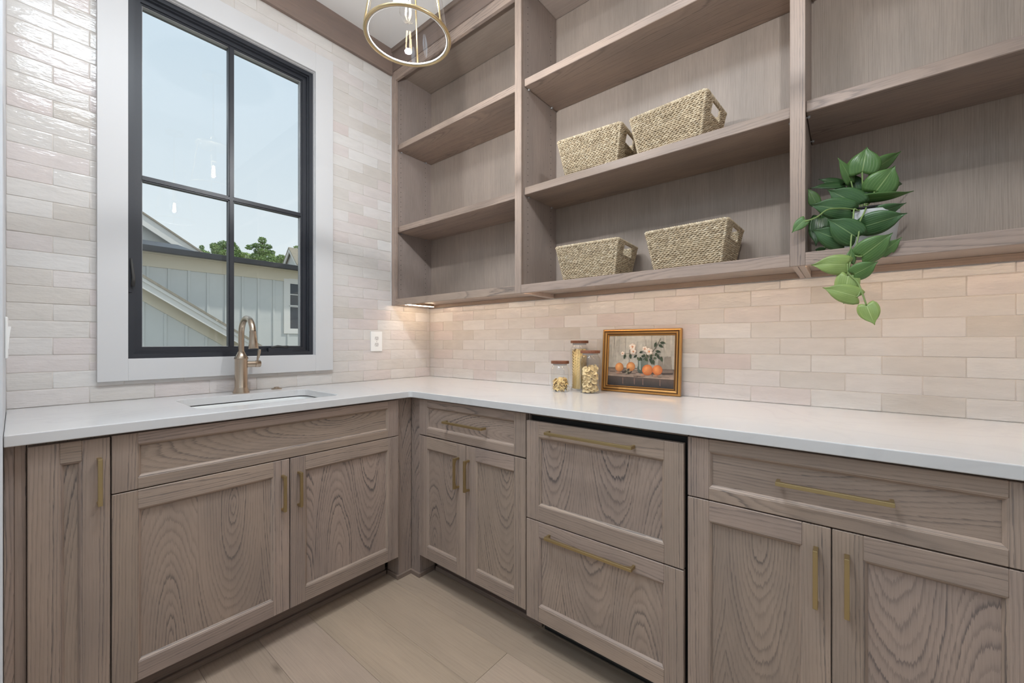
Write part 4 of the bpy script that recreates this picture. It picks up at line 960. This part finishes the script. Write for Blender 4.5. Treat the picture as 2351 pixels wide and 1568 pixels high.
# main wing
hw = thing('house_wing', 'pale grey board-and-batten house wing with black gutter outside the window', 'building', (XM, 3., -1.0))
ge = yz(*zk(900, 600), XM)[1]; fz = yz(*zk(900, 722), XM)[1]; gt = ge+.14
box('siding_wall', (XM-.2, -6, -1.0), (XM, 12, ge), 'siding', hw)
bys = [yz(*zk(u, 740), XM)[0] for u in (85, 300, 505, 705, 885, 1060, 1225, 1380)]
sp_ = (bys[-1]-bys[0])/7
for k in range(-12, 22):
    y = bys[0]+k*sp_
    if k in (8, 9, 10): continue
    box('batten', (XM, y-.028, -1.0), (XM+.022, y+.028, fz), 'siding', hw, .003)
wy0, wz1 = yz(*zk(1548, 812), XM); wz0 = yz(*zk(1600, 1275), XM)[1]; wy1 = wy0+.86
tz0 = yz(*zk(1520, 1325), XM)[1]
for k in (8, 9, 10): y = bys[0]+k*sp_; box('batten', (XM, y-.028, -1.0), (XM+.022, y+.028, tz0), 'siding', hw, .003)
box('frieze_board', (XM, -6, fz), (XM+.03, 12, ge), 'soffit', hw)
box('soffit', (XM, -6, ge-.02), (XM+.40, 12, ge), 'soffit', hw)
box('gutter', (XM+.32, -6, ge-.02), (XM+.46, 12, ge+.13), 'gutter_black', hw, .01)
mb = MB(); mb.prism([(XM+.40, ge+.125), (XM-2.2, ge+.55), (XM-2.2, ge+.47), (XM+.40, ge+.02)], lambda a, b, d: (a, d, b), 1.2, 12); mb.build('roof', 'shingle', hw)
mb = MB(); mb.prism([(XM+.40, ge+.12), (XM-1.6, ge+.62), (XM-1.6, ge+.55), (XM+.40, ge+.02)], lambda a, b, d: (a, d, b), -6, 1.2); mb.build('metal_roof', 'roof_dark', hw)
for z0, z1, y0, y1 in ((tz0, wz1+.14, wy0-.19, wy0-.04), (tz0, wz1+.14, wy1+.04, wy1+.19), (wz1+.03, wz1+.16, wy0-.04, wy1+.04), (tz0, wz0-.04, wy0-.04, wy1+.04)): box('window_trim', (XM, y0, z0), (XM+.035, y1, z1), 'siding_trim', hw)
zm = yz(*zk(1600, 1045), XM)[1]
for z0, z1 in ((wz0, zm-.03), (zm+.03, wz1)):
    fr_ = MB()
    for a0, a1, b0, b1 in ((wy0-.04, wy0, z0-.04, z1+.03), (wy1, wy1+.04, z0-.04, z1+.03), (wy0, wy1, z0-.04, z0), (wy0, wy1, z1, z1+.03)): fr_.box((XM+.001, a0, b0), (XM+.028, a1, b1))
    s_ = fr_.build('sash', 'siding_trim', hw); box('pane', (XM+.002, wy0, z0), (XM+.010, wy1, z1), 'far_glass', s_)
    if z0 > zm: box('muntin', (XM+.010, wy0, (z0+z1)/2-.012), (XM+.02, wy1, (z0+z1)/2+.012), 'siding_trim', s_)
# lower gable in front of it
gw = thing('gable_wing', 'lower board-and-batten gable with wide pale rake boards outside the window', 'building', (XG, .5, -1.0))
XR_ = XG+.32
r0, r1 = yz(325.5, zk(0, 742)[1], XR_), yz(*zk(1118, 1388), XR_); sl = (r1[1]-r0[1])/(r1[0]-r0[0])
def rl(y, dz=0): return r0[1]+sl*(y-r0[0])+dz
ya, yb = -1.15, r1[0]+.9
q0 = yz(325.5, zk(0, 862)[1], XR_); th = r0[1]-q0[1]
mb = MB(); mb.prism([(ya, rl(ya)), (yb, rl(yb)), (yb, rl(yb)-th*.93), (ya, rl(ya)-th*.93)], lambda a, b, d: (d, a, b), XR_-.04, XR_); mb.build('rake_board', 'siding_trim', gw)
mb = MB(); mb.prism([(ya, rl(ya)+.035), (yb, rl(yb)+.035), (yb, rl(yb)-th*.33), (ya, rl(ya)-th*.33)], lambda a, b, d: (d, a, b), XR_, XR_+.03); mb.build('rake_trim', 'siding_trim', gw)
mb = MB(); mb.prism([(ya, rl(ya, -.09)), (yb, rl(yb, -.09)), (yb, rl(yb, -.13)), (ya, rl(ya, -.13))], lambda a, b, d: (d, a, b), XG, XR_-.04); mb.build('soffit', 'soffit', gw)
mb = MB(); mb.prism([(ya, rl(ya, .06)), (yb, rl(yb, .06)), (yb, rl(yb, .0)), (ya, rl(ya, .0))], lambda a, b, d: (d, a, b), XG-.14, XR_+.05); mb.build('roof', 'shingle', gw)
q1 = yz(*zk(240, 1105), XG); fb = rl(q1[0])-q1[1]
mb = MB(); mb.prism([(ya, rl(ya, -.10)), (yb, rl(yb, -.10)), (yb, rl(yb)-fb), (ya, rl(ya)-fb)], lambda a, b, d: (d, a, b), XG, XG+.03); mb.build('frieze_board', 'soffit', gw)
mb = MB(); mb.prism([(ya, -1.), (yb, -1.), (yb, rl(yb, -.1)), (ya, rl(ya, -.1))], lambda a, b, d: (d, a, b), XG-.15, XG); mb.build('siding_wall', 'siding', gw)
lb_ = [yz(*zk(u, 1400), XG)[0] for u in (35, 260, 475, 685)]; sp2 = (lb_[-1]-lb_[0])/3
for k in range(-7, 6):
    y = lb_[0]+k*sp2
    if y < yb-.1: box('batten', (XG, y-.028, -1.), (XG+.022, y+.028, rl(y)-fb-.01), 'siding', gw, .003)
# upper gable behind
XU = -14.2
ug = thing('upper_gable', 'pale gable end with wide white rake rising over the black gutter', 'building', (XU, 0, 2.))
u0, u1 = yz(325.5, zk(0, 88)[1], XU+.3), yz(*zk(680, 525), XU+.3); su = (u1[1]-u0[1])/(u1[0]-u0[0])
v0 = yz(325.5, zk(0, 205)[1], XU+.3); tu = u0[1]-v0[1]
def ul_(y): return u0[1]+su*(y-u0[0])
ya, yb = -4.5, u1[0]+1.8
mb = MB(); mb.prism([(ya, ul_(ya)), (yb, ul_(yb)), (yb, ul_(yb)-tu), (ya, ul_(ya)-tu)], lambda a, b, d: (d, a, b), XU+.25, XU+.3); mb.build('rake_board', 'siding_trim', ug)
mb = MB(); mb.prism([(ya, ul_(ya)+.06), (yb, ul_(yb)+.06), (yb, ul_(yb)), (ya, ul_(ya))], lambda a, b, d: (d, a, b), XU-3, XU+.34); mb.build('roof', 'shingle', ug)
mb = MB(); mb.prism([(ya, -1.), (yb, -1), (yb, ul_(yb)-.1), (ya, ul_(ya)-.1)], lambda a, b, d: (d, a, b), XU-.15, XU); mb.build('siding_wall', 'siding', ug)
# little dormer at the right
YD = 8.
ap, lf_ = on('y', YD, *zk(1568, 452)), on('y', YD, *zk(1502, 630)); hw_ = ap.x-lf_.x; dz_ = ap.z-lf_.z
dm = thing('roof_dormer', 'small white gabled dormer with grey shingles beyond the black gutter', 'building', (ap.x, YD, 3))
def tri(x, s): return ap.z-dz_*abs(x-ap.x)/hw_-s
for sg in (-1, 1):
    xe = ap.x+sg*hw_*1.25
    mb = MB(); mb.prism([(ap.x, tri(ap.x, 0)), (xe, tri(xe, 0)), (xe, tri(xe, .20)), (ap.x, tri(ap.x, .20))], lambda a, b, d: (a, d, b), YD-.16, YD-.1); mb.build('rake_board', 'siding_trim', dm)
    mb = MB(); mb.prism([(ap.x, tri(ap.x, -.06)), (xe, tri(xe, -.06)), (xe, tri(xe, 0)), (ap.x, tri(ap.x, 0))], lambda a, b, d: (a, d, b), YD-.18, YD+3); mb.build('roof_slope', 'shingle', dm)
mb = MB(); mb.prism([(ap.x-hw_, tri(ap.x-hw_, .05)), (ap.x, tri(ap.x, .05)), (ap.x+hw_, tri(ap.x+hw_, .05)), (ap.x+hw_, 3.), (ap.x-hw_, 3.)], lambda a, b, d: (a, d, b), YD, YD+2.8); mb.build('siding_wall', 'siding', dm)
# trees
def tree(label, X, top, lx, rx, base_v, blobs, seed, n=2600):
    pr = random.Random(seed); tp = on('x', X, *top); l_ = on('x', X, lx, base_v); r_ = on('x', X, rx, base_v); cy_ = (l_.y+r_.y)/2
    t_ = thing('tree', label, 'tree', (X, cy_, -1.))
    MB().tube([(X, cy_, -1.), (X+.1, cy_+.1, (tp.z-1)*.6), (X, tp.y, tp.z-.4)], [.35, .22, .05], 8).build('trunk', 'bark', t_, True)
    vs, fs = [], []
    for u, v, rw, rh in blobs:
        c_ = on('x', X, u, v); k = (c_-CAM).dot(FW)/F_PX; A, B_ = rw*k, rh*k
        for i in range(int(n*rw*rh/420)):
            a, b_, rr = pr.uniform(0, 6.283), pr.uniform(-1, 1), pr.uniform(.35, 1)**.5
            q = math.sqrt(1-b_*b_); p = Vector((c_.x+A*rr*q*math.cos(a), c_.y+A*rr*q*math.sin(a), c_.z+B_*rr*b_))
            s_ = pr.uniform(.05, .12)*k*22; e1 = Vector((pr.gauss(0, 1), pr.gauss(0, 1), pr.gauss(0, .5))).normalized()*s_; e2 = e1.cross(Vector((pr.gauss(0, 1), pr.gauss(0, 1), pr.gauss(0, 1)))).normalized()*s_*.45
            m0 = len(vs); vs += [tuple(p-e1), tuple(p+e2), tuple(p+e1), tuple(p-e2)]; fs.append((m0, m0+1, m0+2, m0+3))
    cw = mesh('crown', vs, fs, 'foliage', t_); cw['kind'] = 'stuff'
tree('low rounded dark green pine beside the white rake board outside', -38., (462, 563), 445, 485, 600, [(462, 582, 13, 11), (452, 577, 9, 6), (474, 588, 12, 12), (463, 568, 5, 5)], 1)
tree('broad rounded green pine in the centre of the treeline outside', -40., (512, 552), 478, 560, 605, [(500, 575, 14, 14), (515, 562, 14, 9), (535, 575, 14, 16), (492, 566, 9, 9), (548, 586, 12, 12), (520, 585, 26, 12), (565, 590, 14, 10), (530, 560, 10, 8)], 2)
tree('tall feathery green conifer rising above the treeline outside', -36., (602, 541), 568, 635, 610, [(602, 552, 9, 8), (592, 564, 13, 5), (612, 566, 12, 6), (578, 566, 11, 3.5), (603, 578, 19, 8), (590, 590, 15, 10), (615, 592, 20, 12), (572, 570, 8, 3), (622, 580, 9, 6), (605, 600, 24, 10)], 3)
tree('bright yellow-green leafy tree next to the little dormer outside', -33., (646, 581), 625, 662, 612, [(646, 592, 10, 8), (636, 600, 12, 9), (652, 600, 6, 8), (628, 604, 10, 7)], 4)
tree('dark green treetop showing behind the little dormer outside', -45., (683, 564), 676, 698, 580, [(685, 570, 10, 6)], 5)
